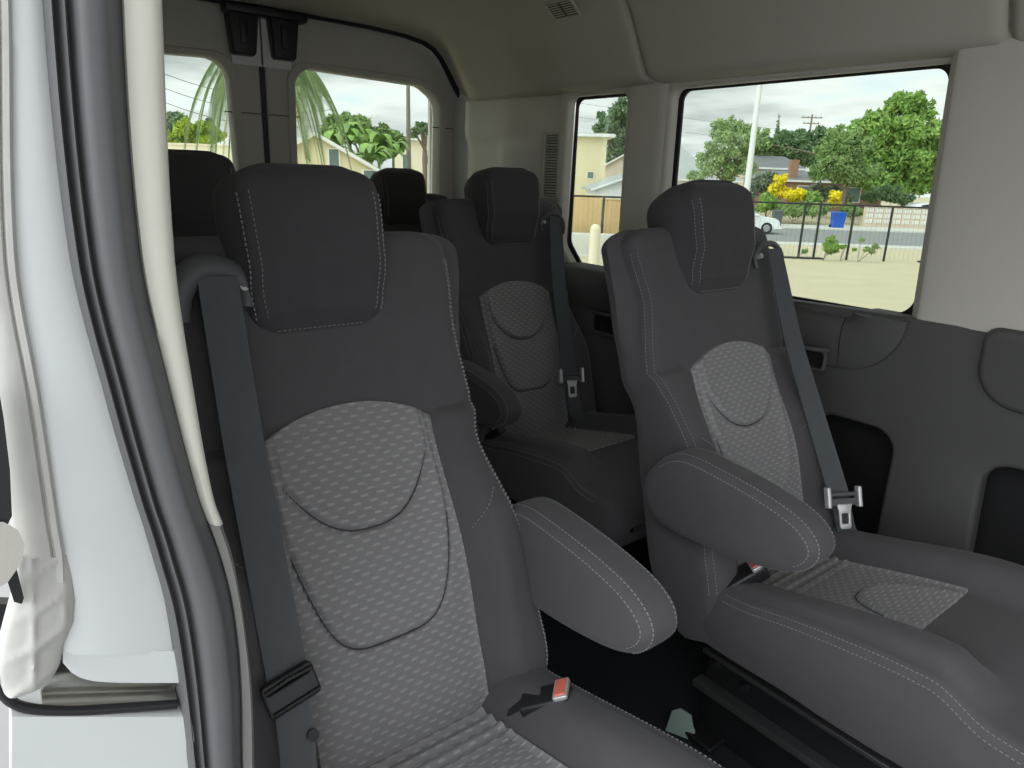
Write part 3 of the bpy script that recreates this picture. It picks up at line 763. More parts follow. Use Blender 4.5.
def prof_seal(v):
    a, b = tabv(WSE, v), tabv(SBA, v); L = lambda q: lerp(a, b, q)
    pts = [(0, -.02), (0, .004), (.03, .010), (.07, .012), (.10, .008), (.13, .000), (.16, .002), (.20, .010), (.235, .011), (.27, .006), (.30, .002), (.34, .008), (.38, .0135), (.42, .0160), (.50, .0172), (.60, .0174), (.70, .0168), (.74, .0150), (.78, .0105), (.88, .003), (.97, -.004), (1.0, -.008), (1.0, -.02)]
    return [(L(q), d) for q, d in pts]
seal = strip('door_seal', prof_seal, RUBBER); tag(seal, 'ribbed black rubber seal running down the door opening edge', 'door seal')
CREAM_LIT = mat('lit_trim_plastic', (.82, .81, .71), .55, var=.02)  # same plastic as CREAM, lightened for the daylight falling on the pillar
def prof_trim(v):
    a, b = tabv(SBA, v), tabv(TRM, v); L = lambda q: lerp(a, b, q)
    return [(L(-.02), -.02), (L(0), .0), (L(.25), .004), (L(.6), .004), (L(.85), .001), (L(.96), -.006), (L(1.0), -.016), (L(1.0), -.08), (L(0), -.08)]
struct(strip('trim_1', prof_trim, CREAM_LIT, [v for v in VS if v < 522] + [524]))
def prof_trim2(v):
    a, b = tabv(SBA, v), tabv(TRM, v) - 1; L = lambda q: lerp(a, b, q)
    return [(L(-.02), -.02), (L(0), -.002), (L(.6), .001), (L(.9), -.004), (L(1.0), -.016), (L(1.0), -.08), (L(0), -.08)]
GREYTRIM = mat('grey_lower_trim', (.30, .295, .28), .6, var=.05)
struct(strip('trim_6', prof_trim2, GREYTRIM, [525] + [v for v in VS if v > 526]))
# painted jamb above and below the sliding-door track
def prof_paint(v):
    a, b = tabv(SEA, v), tabv(WSE, v) + 3; L = lambda q: lerp(a, b, q)
    return [(L(-.1), -.03), (L(-.06), -.004), (L(.0), -.001), (L(.3), .001), (L(.7), .0), (L(.97), -.004), (L(1.0), -.03)]
jb = struct(strip('wall_right_jamb', prof_paint, WHITE, [v for v in VS if v < 652] + [655]))
def lip(v):
    return None
rows = []
for q in frange(0, 1, 15):
    u0 = lerp(63, 180, q); e = 660 + 20*(1 - math.exp(-q*9)); z0 = e - 14*q*0
    rows.append([jp(u0, 652, -.001), jp(u0, e - 2 + 2*q, .001), jp(u0, e + 3, .0), jp(u0, e + 7, -.010), jp(u0, e + 7, -.03), jp(u0, 652, -.03)])
link('jamb_lip', loft_mesh(rows), WHITE, jb, 40)
rows = [[jp(u, v, dx) for v, dx in ((713, -.03), (714, -.006), (717, 0), (740, .001), (760, -.004), (800, -.004), (900, -.004), (900, -.03))] for u in frange(12, 196, 20)]
struct(link('wall_right_lower_jamb', loft_mesh([[jp(lerp(u[0], u[1], q), v, dx) for q in (0,)for v, dx in ()] or r for r, u in [(r, (0, 0)) for r in rows]]), WHITE, None, 40))
# track recess, bright rail, dark rubber lip
tr = thing('sliding_door_track', 'dark recessed sliding door track with a bright steel rail below the white jamb', 'door track', jp(90, 690, -.03))
def rel(o, pts): return [p - o.location for p in pts]
rows = [rel(tr, [jp(u, 636, -.050), jp(u, 716, -.050), jp(u, 716, -.062), jp(u, 636, -.062)]) for u in frange(-8, 180, 6)]
link('track_channel', loft_mesh(rows), BLACK, tr, 40)
def rail(u): return lerp(690, 686, min(1, max(0, (u - 40)/140)))
rows = []
for u in frange(44, 180, 26):
    c = 698 - (u - 44)/152*6 ; rows.append(rel(tr, [jp(u, c - 8, -.04), jp(u, c - 8, -.014), jp(u, c - 5, -.008), jp(u, c - 1, -.010), jp(u, c + 3, -.018), jp(u, c + 9, -.018), jp(u, c + 12, -.010), jp(u, c + 15, -.008), jp(u, c + 17, -.012), jp(u, c + 17, -.045)]))
link('steel_rail', loft_mesh(rows), STEEL, tr, 40)
pts = [jp(u, v, -.004) for u, v in ((-6, 676), (2, 694), (14, 706), (34, 712), (70, 714), (120, 711), (178, 707))]
MB().tube(rel(tr, spline(pts, 6)), .0042).build('track_lip', BLACK, tr, 60)
# seam sealer: two cream ribbons with wrinkles at the foot
def prof_sealer(v):
    b = tabv(SEA, v) + 2; w = 46
    wr = (math.sin(v*.11) + math.sin(v*.057 + 1))*.5*sst(470, 600, v)
    return [(b - w*1.1, -.02), (b - w, -.004), (b - w*.7, .002 + .002*wr), (b - w*.5, .004 - .002*wr), (b - w*.36, .0035), (b - w*.30, .000), (b - w*.24, .004), (b - w*.12, .0045 + .0015*wr), (b - 2, .001), (b, -.02)]
so = strip('seam_sealer', prof_sealer, SEALER, [v for v in VS if v < 585]); so.parent = jb
rows = []
random.seed(3)
cl = [(552, 19, 66), (575, 17, 72), (600, 14, 76), (622, 8, 74), (645, 2, 64), (665, -2, 60), (684, 0, 50), (694, 4, 18)]
for v in frange(556, 692, 36):
    a = b = 0
    for (v0, a0, b0), (v1, a1, b1) in zip(cl, cl[1:]):
        if v0 <= v <= v1 or v < 560: a = lerp(a0, a1, max(0, (v - v0)/(v1 - v0))); b = lerp(b0, b1, max(0, (v - v0)/(v1 - v0))); break
    if not b: a, b = 4, 18
    row = [jp(a, v, -.02)]
    for j in range(25):
        q = j/24; u = lerp(a, b, q); f = math.sin((u*.9 + v*.55)*.16)*.5 + math.sin((u*.5 - v*.9)*.10 + 1.3)*.5
        row.append(jp(u, v, (.004 + .004*sst(560, 620, v))*math.sin(math.pi*q)**.5 + .0035*(1 - abs(f))**3*math.sin(math.pi*q) - .001))
    row.append(jp(b, v, -.02)); rows.append(row)
link('wrinkled_sealer', loft_mesh(rows), SEALER, jb, 60)
# door stop at the very edge: cream block with black rubber
ds = thing('door_stop', 'cream plastic door stop with black rubber pads at the jamb edge', 'door stop', jp(5, 560, .03))
me = loft_mesh([[p - ds.location for p in ([jq(u, v, .012 + k*.014) for u, v in ((-40, 522), (4, 522), (18, 530), (25, 545), (22, 562), (8, 582), (-8, 592), (-40, 596))])] for k in frange(0, 1, 4)])
link('stop_block', me, CREAM, ds, 40)
me = loft_mesh([[p - ds.location for p in ([jq(u, v, .012 + k*.012) for u, v in ((-30, 380), (-2, 384), (4, 420), (10, 470), (12, 516), (8, 524), (-30, 524))])] for k in frange(0, 1, 4)])
link('upper_rubber', me, BLACK, ds, 40)
me = loft_mesh([[p - ds.location for p in ([jq(u, v, .006 + k*.008) for u, v in ((6, 560), (15, 562), (24, 598), (22, 604), (14, 602), (7, 580))])] for k in frange(0, 1, 4)])
link('lower_rubber', me, BLACK, ds, 40)
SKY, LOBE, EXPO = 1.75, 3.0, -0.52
# ------------------------------------------------------------------ outside
SAND = mat('dry_dirt', (.56, .49, .33), .95, var=.14, scale=.9, bump=.4, bscale=20)
ASPH = mat('grey_asphalt', (.26, .265, .26), .9, var=.1, scale=2)
CONC = mat('pale_concrete', (.60, .60, .55), .9, var=.1, scale=3)
def leaf_mat(name, a, b, scale=1.2):
    m, nt, bs = nodes(name); bs.inputs['Roughness'].default_value = .6; bs.inputs['Specular IOR Level'].default_value = .25
    tc = N(nt, 'ShaderNodeTexCoord'); no = N(nt, 'ShaderNodeTexNoise'); no.inputs['Scale'].default_value = scale; no.inputs['Detail'].default_value = 5; no.inputs['Roughness'].default_value = .75
    r = N(nt, 'ShaderNodeMapRange'); r.inputs['From Min'].default_value = .35; r.inputs['From Max'].default_value = .65
    mx = N(nt, 'ShaderNodeMix', data_type='RGBA'); mx.inputs[6].default_value = (*a, 1); mx.inputs[7].default_value = (*b, 1)
    nt.links.new(tc.outputs['Object'], no.inputs['Vector']); nt.links.new(no.outputs['Fac'], r.inputs['Value']); nt.links.new(r.outputs[0], mx.inputs[0]); nt.links.new(mx.outputs[2], bs.inputs['Base Color']); return m
L_BRIGHT = leaf_mat('bright_green_leaves', (.11, .24, .04), (.36, .52, .14))
L_MID = leaf_mat('mid_green_leaves', (.16, .27, .08), (.32, .43, .17))
L_FEATH = leaf_mat('feathery_leaves', (.20, .32, .10), (.38, .48, .22))
L_DARK = leaf_mat('dark_green_leaves', (.09, .16, .07), (.19, .28, .13))
L_GREY = leaf_mat('grey_green_leaves', (.12, .17, .11), (.26, .31, .22))
L_YEL = leaf_mat('yellow_blossom', (.75, .62, .02), (.95, .82, .06), 3)
L_LIME = leaf_mat('lime_leaves', (.22, .36, .02), (.48, .60, .06))
L_PALM = leaf_mat('palm_fronds', (.14, .24, .10), (.32, .40, .20), 2)
L_DRY = leaf_mat('dry_fronds', (.42, .36, .10), (.60, .50, .18), 2)
BARK = mat('grey_brown_bark', (.20, .16, .12), .9, var=.3, scale=12, bump=.5, bscale=30)
YWALL = mat('pale_yellow_siding', (.78, .70, .46), .8, var=.03, scale=1)
CWALL = mat('cream_stucco', (.78, .72, .55), .85, var=.04, scale=1)
PWALL = mat('pinkish_stucco', (.66, .56, .46), .85, var=.04, scale=1)
WWALL = mat('white_stucco', (.78, .78, .74), .85, var=.03, scale=1)
TWALL = mat('tan_block', (.62, .44, .22), .9, var=.12, scale=3)
BRICK = mat('red_brown_brick', (.34, .20, .14), .9, var=.25, scale=4)
ROOFG = mat('grey_roof_shingle', (.20, .21, .22), .9, var=.2, scale=6)
ROOFT = mat('pale_grey_roof', (.42, .44, .43), .9, var=.1, scale=6)
FASC = mat('white_fascia', (.82, .82, .80), .6, var=.02)
WGLASS = mat('house_window_glass', (.16, .22, .22), .15, var=.1)
FENCEM = mat('dark_fence_steel', (.035, .04, .04), .5, metal=.5, var=.1)
POLEW = mat('pale_concrete_pole', (.74, .75, .72), .7, var=.05)
POLEB = mat('weathered_timber_pole', (.22, .19, .16), .9, var=.2)
CARW = mat('white_car_paint', (.80, .82, .83), .25, var=.02, coat=.5)
CARG = mat('car_glass', (.03, .04, .045), .1, var=0)
TYRE = mat('tyre_rubber', (.02, .02, .02), .8, var=.1)
ALLOY = mat('alloy_wheel', (.45, .46, .47), .35, metal=.8, var=.05)
BLUE = mat('blue_bin_plastic', (.015, .10, .52), .5, var=.06)
GREYBIN = mat('grey_bin_plastic', (.10, .12, .12), .6, var=.1)
def gpt(l, d, z=0): return Vector((FH.x*d + RH.x*l, FH.y*d + RH.y*l, GZ(d) + z))
def lat(u, d): return (Vector(at_d(u, 200, d)) - CAM).dot(RH)
def groundplane(name, d0, d1, l0, l1, z, th, m):
    vs = []
    rows = [[gpt(lerp(l0, l1, i/30), lerp(d0, d1, j/8), z) for i in range(31)] for j in range(9)]
    o = link(name, grid_mesh(rows), m); md = o.modifiers.new('thick', 'SOLIDIFY'); md.thickness = th; md.offset = -1 if grid_up(o) else 1
    return struct(o)
def grid_up(o): return o.data.polygons[0].normal.z > 0
def ground_sheet(name, d0, d1, m, z=0):
    ds = sorted({d0, d1} | {q for q in (8, 25, 38, 50) if d0 < q < d1} | {lerp(d0, d1, i/12) for i in range(13)})
    o = link(name, grid_mesh([[gpt(lerp(-130, 110, i/40), q, z) for i in range(41)] for q in ds]), m); md = o.modifiers.new('thick', 'SOLIDIFY'); md.thickness = .3; md.offset = -1 if grid_up(o) else 1
    return struct(o)
ground_sheet('ground', -50, 3.2, mat('neutral_bounce_ground', (.42, .42, .41), .9, var=.1, scale=1)); ground_sheet('dirt_lot', 3.2, 34.5, SAND)  # unseen ground around the van, made grey to keep its bounce light neutral
ground_sheet('pavement_near', 34.5, 37.0, CONC, .05); ground_sheet('road', 37.0, 50.5, ASPH); ground_sheet('pavement_far', 50.5, 54.5, CONC, .08); ground_sheet('yards', 54.5, 190, SAND)
# scatter helpers
def leaves(n, blobs, size, droop=0):
    n = int(n*1.9); size *= .70
    V, Fc = [], []; tot = sum((b[3]*b[4]*b[5])**.75 for b in blobs)
    for b in blobs:
        k = int(n*(b[3]*b[4]*b[5])**.75/tot)
        for _ in range(k):
            while True:
                p = Vector((random.uniform(-1, 1), random.uniform(-1, 1), random.uniform(-1, 1)))
                if p.length <= 1: break
            p = p.normalized()*(p.length**.62)
            c = Vector((b[0] + p.x*b[3], b[1] + p.y*b[4], b[2] + p.z*b[5]))
            c = Vector((b[0], b[1], b[2])) + (c - Vector((b[0], b[1], b[2])))*random.uniform(.85, 1.18); s = size*random.uniform(.6, 1.3); a = Vector((random.gauss(0, 1), random.gauss(0, 1), random.gauss(0, .7))).normalized(); t = a.orthogonal().normalized()
            t = (Matrix.Rotation(random.uniform(0, 6.28), 3, a) @ t); u = a.cross(t)*s*.45; t = t*s; q = len(V)
            V += [c - t, c + u*.9 - t*.2, c + t, c - u*.9 - t*.2]; Fc.append((q, q+1, q+2, q+3))
    return mesh(V, Fc)
def tree(name, label, base, h, blobs, size, n, m, trunk_r=.18, lean=(0, 0), group='trees beyond the street', bark=BARK, cat='tree'):
    t = thing(name, label, cat, base, FACE, group)
    zmin = min(b[2] - b[5]*.4 for b in blobs); cx = sum(b[0] for b in blobs)/len(blobs)
    mb = MB(); fork = zmin*.8
    mb.tube(spline([(0, 0, -.05), (lean[0]*.4, lean[1], fork*.5), (lean[0], lean[1], fork)], 4), [trunk_r*1.3] + [trunk_r]*8, 10)
    for b in blobs[:7]: mb.tube(spline([(lean[0], lean[1], fork), (lerp(lean[0], b[0], .5), lerp(lean[1], b[1], .5), lerp(fork, b[2], .6)), (b[0], b[1], b[2])], 4), [lerp(trunk_r*.7, .03, i/8) for i in range(9)], 7)
    mb.build('trunk', bark, t, 60)
    link('crown', leaves(n, blobs, size), m, t); return t
def blobset(x0, x1, z0, z1, n, r, depth=1.6):
    out = []
    for _ in range(n):
        x = random.uniform(x0, x1); z = random.uniform(z0, z1); rr = r*random.uniform(.7, 1.25); out.append((x, random.uniform(-depth, depth), z, rr, rr, rr*.8))
    return out
def px(d): return d/F_PX                                 # metres per pixel at depth d (about)
def hz(v, u, d): return at_d(u, v, d).z - GZ(d)          # height above ground
def crown_px(pts, d, u0, depth=1.2):
    """crown clumps from (u, v, radius px) as seen at depth d, relative to trunk at u0"""
    k = d/F_PX*1.02; out = []
    for u, v, r in pts:
        p = at_d(u, v, d); l = (p - CAM).dot(RH) - lat(u0, d); out.append((l, random.uniform(-depth, depth), p.z - GZ(d), r*k*.8, r*k*.8, r*k*.66))
    for b in list(out):
        for _ in range(5):
            a = random.uniform(0, 6.28); e = random.uniform(-.5, 1.0); q = b[3]*1.15; f = random.uniform(.3, .5)
            out.append((b[0] + q*math.cos(a)*math.cos(e), b[1] + q*math.sin(a)*math.cos(e), max(b[5]*f*.5, b[2] + q*math.sin(e)), b[3]*f, b[4]*f, b[5]*f))
    return out
d = 66
tree('broadleaf_tree', 'tall bright green tree at the window edge, biggest beyond the street', on_ground(905, d), 8, crown_px([(903, 104, 12), (922, 112, 12), (890, 108, 9), (862, 128, 13), (885, 120, 15), (905, 132, 20), (930, 135, 18), (880, 145, 20), (905, 155, 22), (930, 160, 20), (890, 172, 20), (915, 180, 20), (938, 180, 18), (872, 180, 14), (950, 150, 20), (893, 190, 12), (915, 105, 14), (868, 165, 14), (895, 130, 18), (878, 158, 16)], d, 905), .34, 12000, L_BRIGHT, .3)
d = 60
tree('street_tree', 'lighter green tree with a visible forked trunk left of the tallest tree', on_ground(843, d), 5, crown_px([(840, 150, 14), (825, 155, 12), (855, 160, 14), (830, 168, 14), (850, 175, 14), (818, 174, 10), (865, 172, 10), (862, 145, 8), (830, 145, 12), (848, 138, 9)], d, 843), .24, 5000, L_MID, .2)
d = 92
tree('hedge_tree', 'dark green rounded tree mass below the cypress', on_ground(790, d), 6, crown_px([(765, 148, 12), (780, 146, 14), (797, 146, 15), (812, 142, 14), (828, 140, 14), (845, 142, 12), (805, 156, 14), (785, 158, 12), (752, 152, 10), (835, 150, 14)], d, 790), .45, 5000, L_DARK, .25)
tree('hedge_tree', 'mid green bushy tree between the dark tree mass and the tallest tree', on_ground(865, 82), 6, crown_px([(850, 150, 14), (868, 145, 14), (835, 135, 9), (760, 142, 11)], 82, 865), .42, 1500, L_MID, .25)
d = 64
tree('feathery_tree', 'feathery green tree behind the pale light pole', on_ground(728, d), 6, crown_px([(735, 125, 10), (722, 132, 12), (742, 140, 13), (720, 148, 15), (738, 158, 14), (712, 160, 14), (705, 170, 10), (745, 168, 10), (728, 172, 14), (750, 128, 6), (700, 178, 9)], d, 728), .22, 4600, L_FEATH, .14)
d = 115
t = thing('cypress', 'slim dark cypress rising above the distant trees', 'tree', on_ground(768, d), FACE, 'trees beyond the street')
hh = hz(113, 768, d)
link('crown', leaves(900, [(0, 0, hh*(.42 + i*.085), .9*(1 - i/7), .9*(1 - i/7), hh*.08) for i in range(7)], .28), L_DARK, t); MB().cyl((0, 0, 0), (0, 0, hh*.6), .15).build('trunk', BARK, t)
# narrow-window trees
d = 116
tree('oak_tree', 'big dark tree behind the yellow apartment building in the narrow window', on_ground(625, d), 9, crown_px([(622, 112, 14), (608, 125, 12), (636, 118, 14), (650, 130, 16), (618, 135, 16), (638, 142, 16), (600, 135, 8), (612, 155, 14), (630, 160, 14), (655, 150, 16)], d, 625), .48, 5500, L_DARK, .35)
# shrubs
def shrub(name, label, u, d, pts, size, n, m, group, cat='shrub'):
    t = thing(name, label, cat, on_ground(u, d), FACE, group); bl = crown_px(pts, d, u, .5)
    link('foliage', leaves(n, bl, size), m, t)
    mb = MB()
    for b in bl[:5]: mb.tube([(0, 0, -.03), (b[0]*.5, b[1]*.5, b[2]*.5), (b[0], b[1], b[2])], .02 if size > .09 else .006, 6)
    mb.build('stems', BARK, t, 60); return t
G = 'shrubs along the far pavement'
shrub('garden_shrub', 'olive green shrub before the brick house wall, right of the yellow flowers', 826, 62, [(822, 196, 8), (832, 192, 9), (842, 197, 8), (815, 190, 7)], .25, 1100, L_GREY, G)
shrub('garden_shrub', 'dark green shrub under the tallest tree, behind the breeze block wall', 885, 62.5, [(870, 196, 9), (882, 194, 10), (896, 196, 9), (905, 199, 7)], .25, 1300, L_DARK, G)
shrub('flowering_shrub', 'tall yellow flowering shrub before the brick house', 779, 57.6, [(780, 180, 6), (777, 188, 7), (784, 192, 7), (773, 196, 6)], .22, 1000, L_YEL, G)
shrub('flowering_shrub', 'low spreading yellow flowering shrub right of the taller one', 798, 56.8, [(790, 195, 6), (799, 194, 7), (806, 197, 5), (795, 200, 6)], .22, 900, L_YEL, G)
shrub('flowering_shrub', 'small yellow bush behind the blue bin', 836, 56.8, [(835, 196, 5), (836, 203, 4)], .3, 400, L_YEL, G)
shrub('garden_shrub', 'spiky green shrub left of the yellow flowers', 768, 56.0, [(768, 200, 8), (762, 206, 7), (775, 206, 6)], .3, 550, L_BRIGHT, G)
shrub('garden_shrub', 'green hedge clump in front of the yellow flowers', 795, 55.2, [(785, 210, 8), (798, 211, 8), (812, 209, 9), (822, 210, 7)], .26, 1200, L_MID, G)
shrub('garden_shrub', 'green shrub just right of the blue bin', 854, 56.5, [(851, 211, 7), (857, 212, 6)], .25, 600, L_MID, G)
shrub('garden_shrub', 'tall green plant right of the yellow flowers', 815, 56.0, [(812, 199, 6), (818, 203, 6)], .3, 400, L_BRIGHT, G)
shrub('garden_shrub', 'grey green bush behind the pale light pole', 752, 59.2, [(757, 185, 10), (765, 180, 9), (750, 192, 9)], .25, 800, L_GREY, G)
W_ = 'weeds along the fence foot'
shrub('weed', 'bright green weed clump at the foot of the fence', 832, 24.0, [(831, 240, 5), (835, 246, 6), (829, 248, 6), (833, 251, 6)], .07, 700, L_BRIGHT, W_, 'weed')
shrub('weed', 'sparse weed stalks right of the bright green weed clump', 868, 24.1, [(868, 241, 3), (872, 246, 4), (866, 249, 4), (870, 251, 4)], .065, 260, L_MID, W_, 'weed')
shrub('weed', 'tiny weed tuft at the third fence post', 850, 24.2, [(848, 248, 3), (857, 250, 2)], .06, 240, L_BRIGHT, W_, 'weed')
shrub('weed', 'tiny weed tuft between the two close fence posts', 801, 24.4, [(803, 251, 3)], .055, 180, L_MID, W_, 'weed')
# fence ------------------------------------------------------------
fd = 25
fence = thing('wire_fence', 'black wire fence with slim posts along the dirt lot', 'fence', gpt(lat(812, fd), fd), FACE)
l0 = lat(812, fd); ht = hz(204, 830, fd)
xs = [lat(u, fd) - l0 for u in (604, 700, 745, 806.5, 822, 856, 894.5, 935, 1000)]
for x in xs: MB().cyl((x, 0, 0), (x, 0, ht), .04, seg=10).build('post', FENCEM, fence)
MB().cyl((xs[0] - 6, 0, ht - .02), (xs[-1] + 3, 0, ht - .02), .032, seg=8).build('top_rail', FENCEM, fence)
m = MB()
for k in range(int((xs[-1] - xs[0] + 8)/.16)):
    x = xs[0] - 5 + k*.16
    if x < xs[-1] + 2: m.cyl((x, 0, .08), (x, 0, ht - .03), .0022, seg=4)
m.build('wire_infill', FENCEM, fence)
for x in (xs[3] - .45, xs[4] - .1, xs[8] - 1.9): MB().box((x, 0, .03), (.8, .35, .05), bev=.01).build('foot', FENCEM, fence)
# light pole, utility pole
d = 43; pb = on_ground(745.5, d)
lp = thing('light_pole', 'tall tapering pale concrete light pole across the lot', 'pole', pb)
MB().cyl((0, 0, -.02), (0, 0, 14), .20, .10, 20).build('shaft', POLEW, lp, 60); MB().cyl((0, 0, 0), (0, 0, .4), .42, .36, 20).build('base', POLEW, lp, 60)
m = MB(); m.tube(spline([(0, 0, 13.9), (.5, -.3, 14.4), (1.6, -1, 14.6)], 5), .05); m.build('arm', POLEW, lp, 60); MB().box((1.9, -1.2, 14.6), (.6, .25, .12), rz=-.55, bev=.03).build('lamp_head', POLEW, lp)
def utility(label, u, vtop, d, arms, r=.13):
    t = thing('utility_pole', label, 'pole', on_ground(u, d), FACE, 'timber utility poles'); h = hz(vtop, u, d)
    MB().cyl((0, 0, 0), (0, 0, h), r*1.2, r*.8, 12).build('shaft', POLEB, t, 60)
    for k in range(arms):
        MB().box((0, 0, h - .5 - k*.9), (3.4 - .7*k, .14, .16)).build('crossarm', POLEB, t)
        for x in (-1.5, -.6, .6, 1.5): MB().cyl((x*(1 - .2*k), 0, h - .43 - k*.9), (x*(1 - .2*k), 0, h - .22 - k*.9), .05, seg=8).build('insulator', ROOFG, t)
    return t
utility('distant utility pole with two crossarms above the dark trees', 800, 114, 125, 2, .18)
utility('utility pole standing beside the apartment block in the rear window', 409, 84, 55, 0, .17)
# overhead wires
def wires(label, a, b, n, gap, sag=.8):
    for k in range(n):
        P = [a.lerp(b, t) + Vector((0, 0, -k*gap - sag*4*t*(1 - t))) for t in frange(0, 1, 24)]
        tag(MB().tube(P, .02, 5).build('overhead_wire', BLACK_MET, None, 60), label[k], 'wire', 'overhead wires')
wires(['higher thin overhead wire crossing the sky in the large window', 'lower thin overhead wire crossing the sky in the large window'], at_d(560, 100, 128), at_d(1010, 150, 124), 2, 2.2)
wires(['top thin wire against the sky in the left rear window', 'middle thin wire against the sky in the left rear window', 'lowest thin wire against the sky in the left rear window'], at_d(150, 68, 50), at_d(330, 95, 50), 3, .9)
# houses ------------------------------------------------------------
def house(name, label, u, d, w, dep, wall_h, roof_h, wm, rm, gable=True, rz=0, wins=(), chim=None, z=0, over=.35, cat='house'):
    """local x along the street, y away from the viewer; gable=True shows its gable to the street"""
    t = thing(name, label, cat, gpt(lat(u, d), d, z), FACE + rz)
    if gable: wp = [(-w/2, 0), (w/2, 0), (w/2, wall_h), (0, wall_h + roof_h), (-w/2, wall_h)]; 
    else: wp = [(-w/2, 0), (w/2, 0), (w/2, wall_h), (-w/2, wall_h)]
    flip = Matrix(((1, 0, 0, 0), (0, 0, 1, 0), (0, 1, 0, 0), (0, 0, 0, 1)))
    link('wall', plate_mesh(wp, [], dep, .01, flip), wm, t, 30)
    if roof_h > 0 and gable:
        s = roof_h/(w/2); e = over; th = .16
        rp = [(-w/2 - e, wall_h - e*s), (0, wall_h + roof_h), (w/2 + e, wall_h - e*s), (w/2 + e, wall_h - e*s + th), (0, wall_h + roof_h + th), (-w/2 - e, wall_h - e*s + th)]
        r = link('roof', plate_mesh(rp, [], dep + 2*e, .01, flip @ Matrix.Translation((0, 0, -e))), rm, t, 30)
        link('fascia', plate_mesh([(a, b - .02) for a, b in rp], [], .05, .005, flip @ Matrix.Translation((0, 0, -e - .04))), FASC, r, 30)
    elif roof_h > 0:
        s = dep/2; e = over
        V = [(-w/2 - e, -e, wall_h), (w/2 + e, -e, wall_h), (w/2 + e, dep + e, wall_h), (-w/2 - e, dep + e, wall_h), (-w/2 + roof_h*1.0, dep/2, wall_h + roof_h), (w/2 - roof_h*1.0, dep/2, wall_h + roof_h)]
        r = link('roof', fix_normals(mesh(V, [(0, 1, 5, 4), (1, 2, 5), (2, 3, 4, 5), (3, 0, 4), (3, 2, 1, 0)])), rm, t)
        MB().box((0, -e, wall_h - .06), (w + 2*e, .05, .18)).build('fascia', FASC, r)
    else:
        r = MB().box((0, dep/2, wall_h + .12), (w + 1.2, dep + 1.2, .24), bev=.03).build('roof', FASC, t); MB().box((0, dep/2, wall_h + .27), (w + 1.0, dep + 1.0, .08)).build('roof_deck', rm, r)
    for x, zz, ww, wh in wins:
        f = link('window', plate_mesh([(x - ww/2 - .07, zz - .07), (x + ww/2 + .07, zz - .07), (x + ww/2 + .07, zz + wh + .07), (x - ww/2 - .07, zz + wh + .07)], [[(x - ww/2, zz), (x + ww/2, zz), (x + ww/2, zz + wh), (x - ww/2, zz + wh)]], .08, .01, flip @ Matrix.Translation((0, 0, -.05))), FASC, t, 30)
        MB().box((x, .0, zz + wh/2), (ww, .03, wh)).build('pane', WGLASS, f)
    if chim:
        MB().box((chim[0], chim[1], wall_h + roof_h*.4 + chim[2]/2), (.75, .7, chim[2] + roof_h)).build('chimney', BRICK, t)
    return t
def zat(u, v, d): return hz(v, u, d)
# large window
house('brick_house', 'low brick house with a grey roof and chimney behind the yellow shrubs', 824, 71, 11, 8, zat(815, 181, 71), .9, BRICK, ROOFG, False, wins=((-1.9, 1.0, 1.5, 1.3), (2.4, 1.0, 1.9, 1.3)), chim=(-3.0, 1, 1.1))
house('bungalow', 'house with a dark slate grey roof below the cypress', 771, 80, 6, 5, zat(772, 168, 80), 1.3, PWALL, ROOFG, False)
house('bungalow', 'pale grey roofed house behind the feathery tree', 704, 74, 6.5, 5, zat(708, 180, 74), 1.6, WWALL, ROOFT, False, wins=((0, .8, 1.2, 1.1),))
house('bungalow', 'distant grey roofed house at the rear edge of the large window', 672, 92, 7, 6, zat(672, 167, 92), 3.0, WWALL, ROOFT, False)
# narrow window
house('apartment_building', 'tall pale yellow building with a flat white roof edge in the narrow window', 570, 62, 5.6, 9, zat(588, 137, 62), 0, YWALL, ROOFT, True, wins=((1.6, 2.4, .5, .5),))
house('gabled_house', 'pinkish gabled house behind the white garage in the narrow window', 628, 80, 6.0, 7, zat(633, 168, 80), 1.7, PWALL, ROOFT, True, rz=-.1)
house('garage', 'white garage with a shallow grey roof in the narrow window', 630, 52, 5.0, 7, zat(622, 190, 52), .95, WWALL, ROOFT, True)
# rear windows
dd = 32
GB = 0.0
house('clapboard_house', 'pale yellow clapboard house with a sloping gable seen through the rear window', 318, dd, 7.4, 5, zat(318, 184, dd) + GB, 2.0, YWALL, ROOFT, True, rz=rad(14), wins=((.75, zat(335, 170, dd) + GB, .4, .85), (2.45, zat(370, 190, dd) + GB, .9, .8)), z=-GB, over=.3)
house('apartment_block', 'cream two storey apartment block beside the utility pole in the rear window', 432, 68, 7.2, 12, zat(425, 141, 68), 0, CWALL, ROOFT, True, rz=rad(8), wins=((-2.3, 2.4, .7, 1.5), (-.6, 3.1, .6, .8), (.7, 3.1, .6, .8), (-2.1, .6, .7, .9)))
# walls and barriers
bw = thing('block_wall', 'pale breeze block garden wall beneath the tallest tree', 'wall', gpt(lat(905, 54.8), 54.8), FACE)
bh = hz(206.5, 895, 54.8)
l0 = -2.8
m = MB(); m.box((.35, 0, .12), (6.5, .2, .24)); m.box((.35, 0, bh - .06), (6.5, .2, .12))
for k in range(10): m.box((l0 + k*.7, 0, bh/2), (.14, .22, bh))
m.build('wall_frame', PWALL, bw)
m = MB(); m.box((.35, .04, bh/2), (6.3, .08, bh - .1)); m.build('wall_core', BRICK if False else PWALL, bw)
m = MB()
for k in range(9):
    for j in range(3):
        for i in range(3): m.box((l0 + .16 + k*.7 + i*.19, -.02, .28 + (bh - .40)*(j + .5)/3), (.13, .10, (bh - .40)/3*.7), bev=.015)
m.build('breeze_blocks', WWALL, bw)
tw = thing('tan_wall', 'orange tan masonry wall in the narrow window', 'wall', gpt(lat(612, 38), 38), FACE)
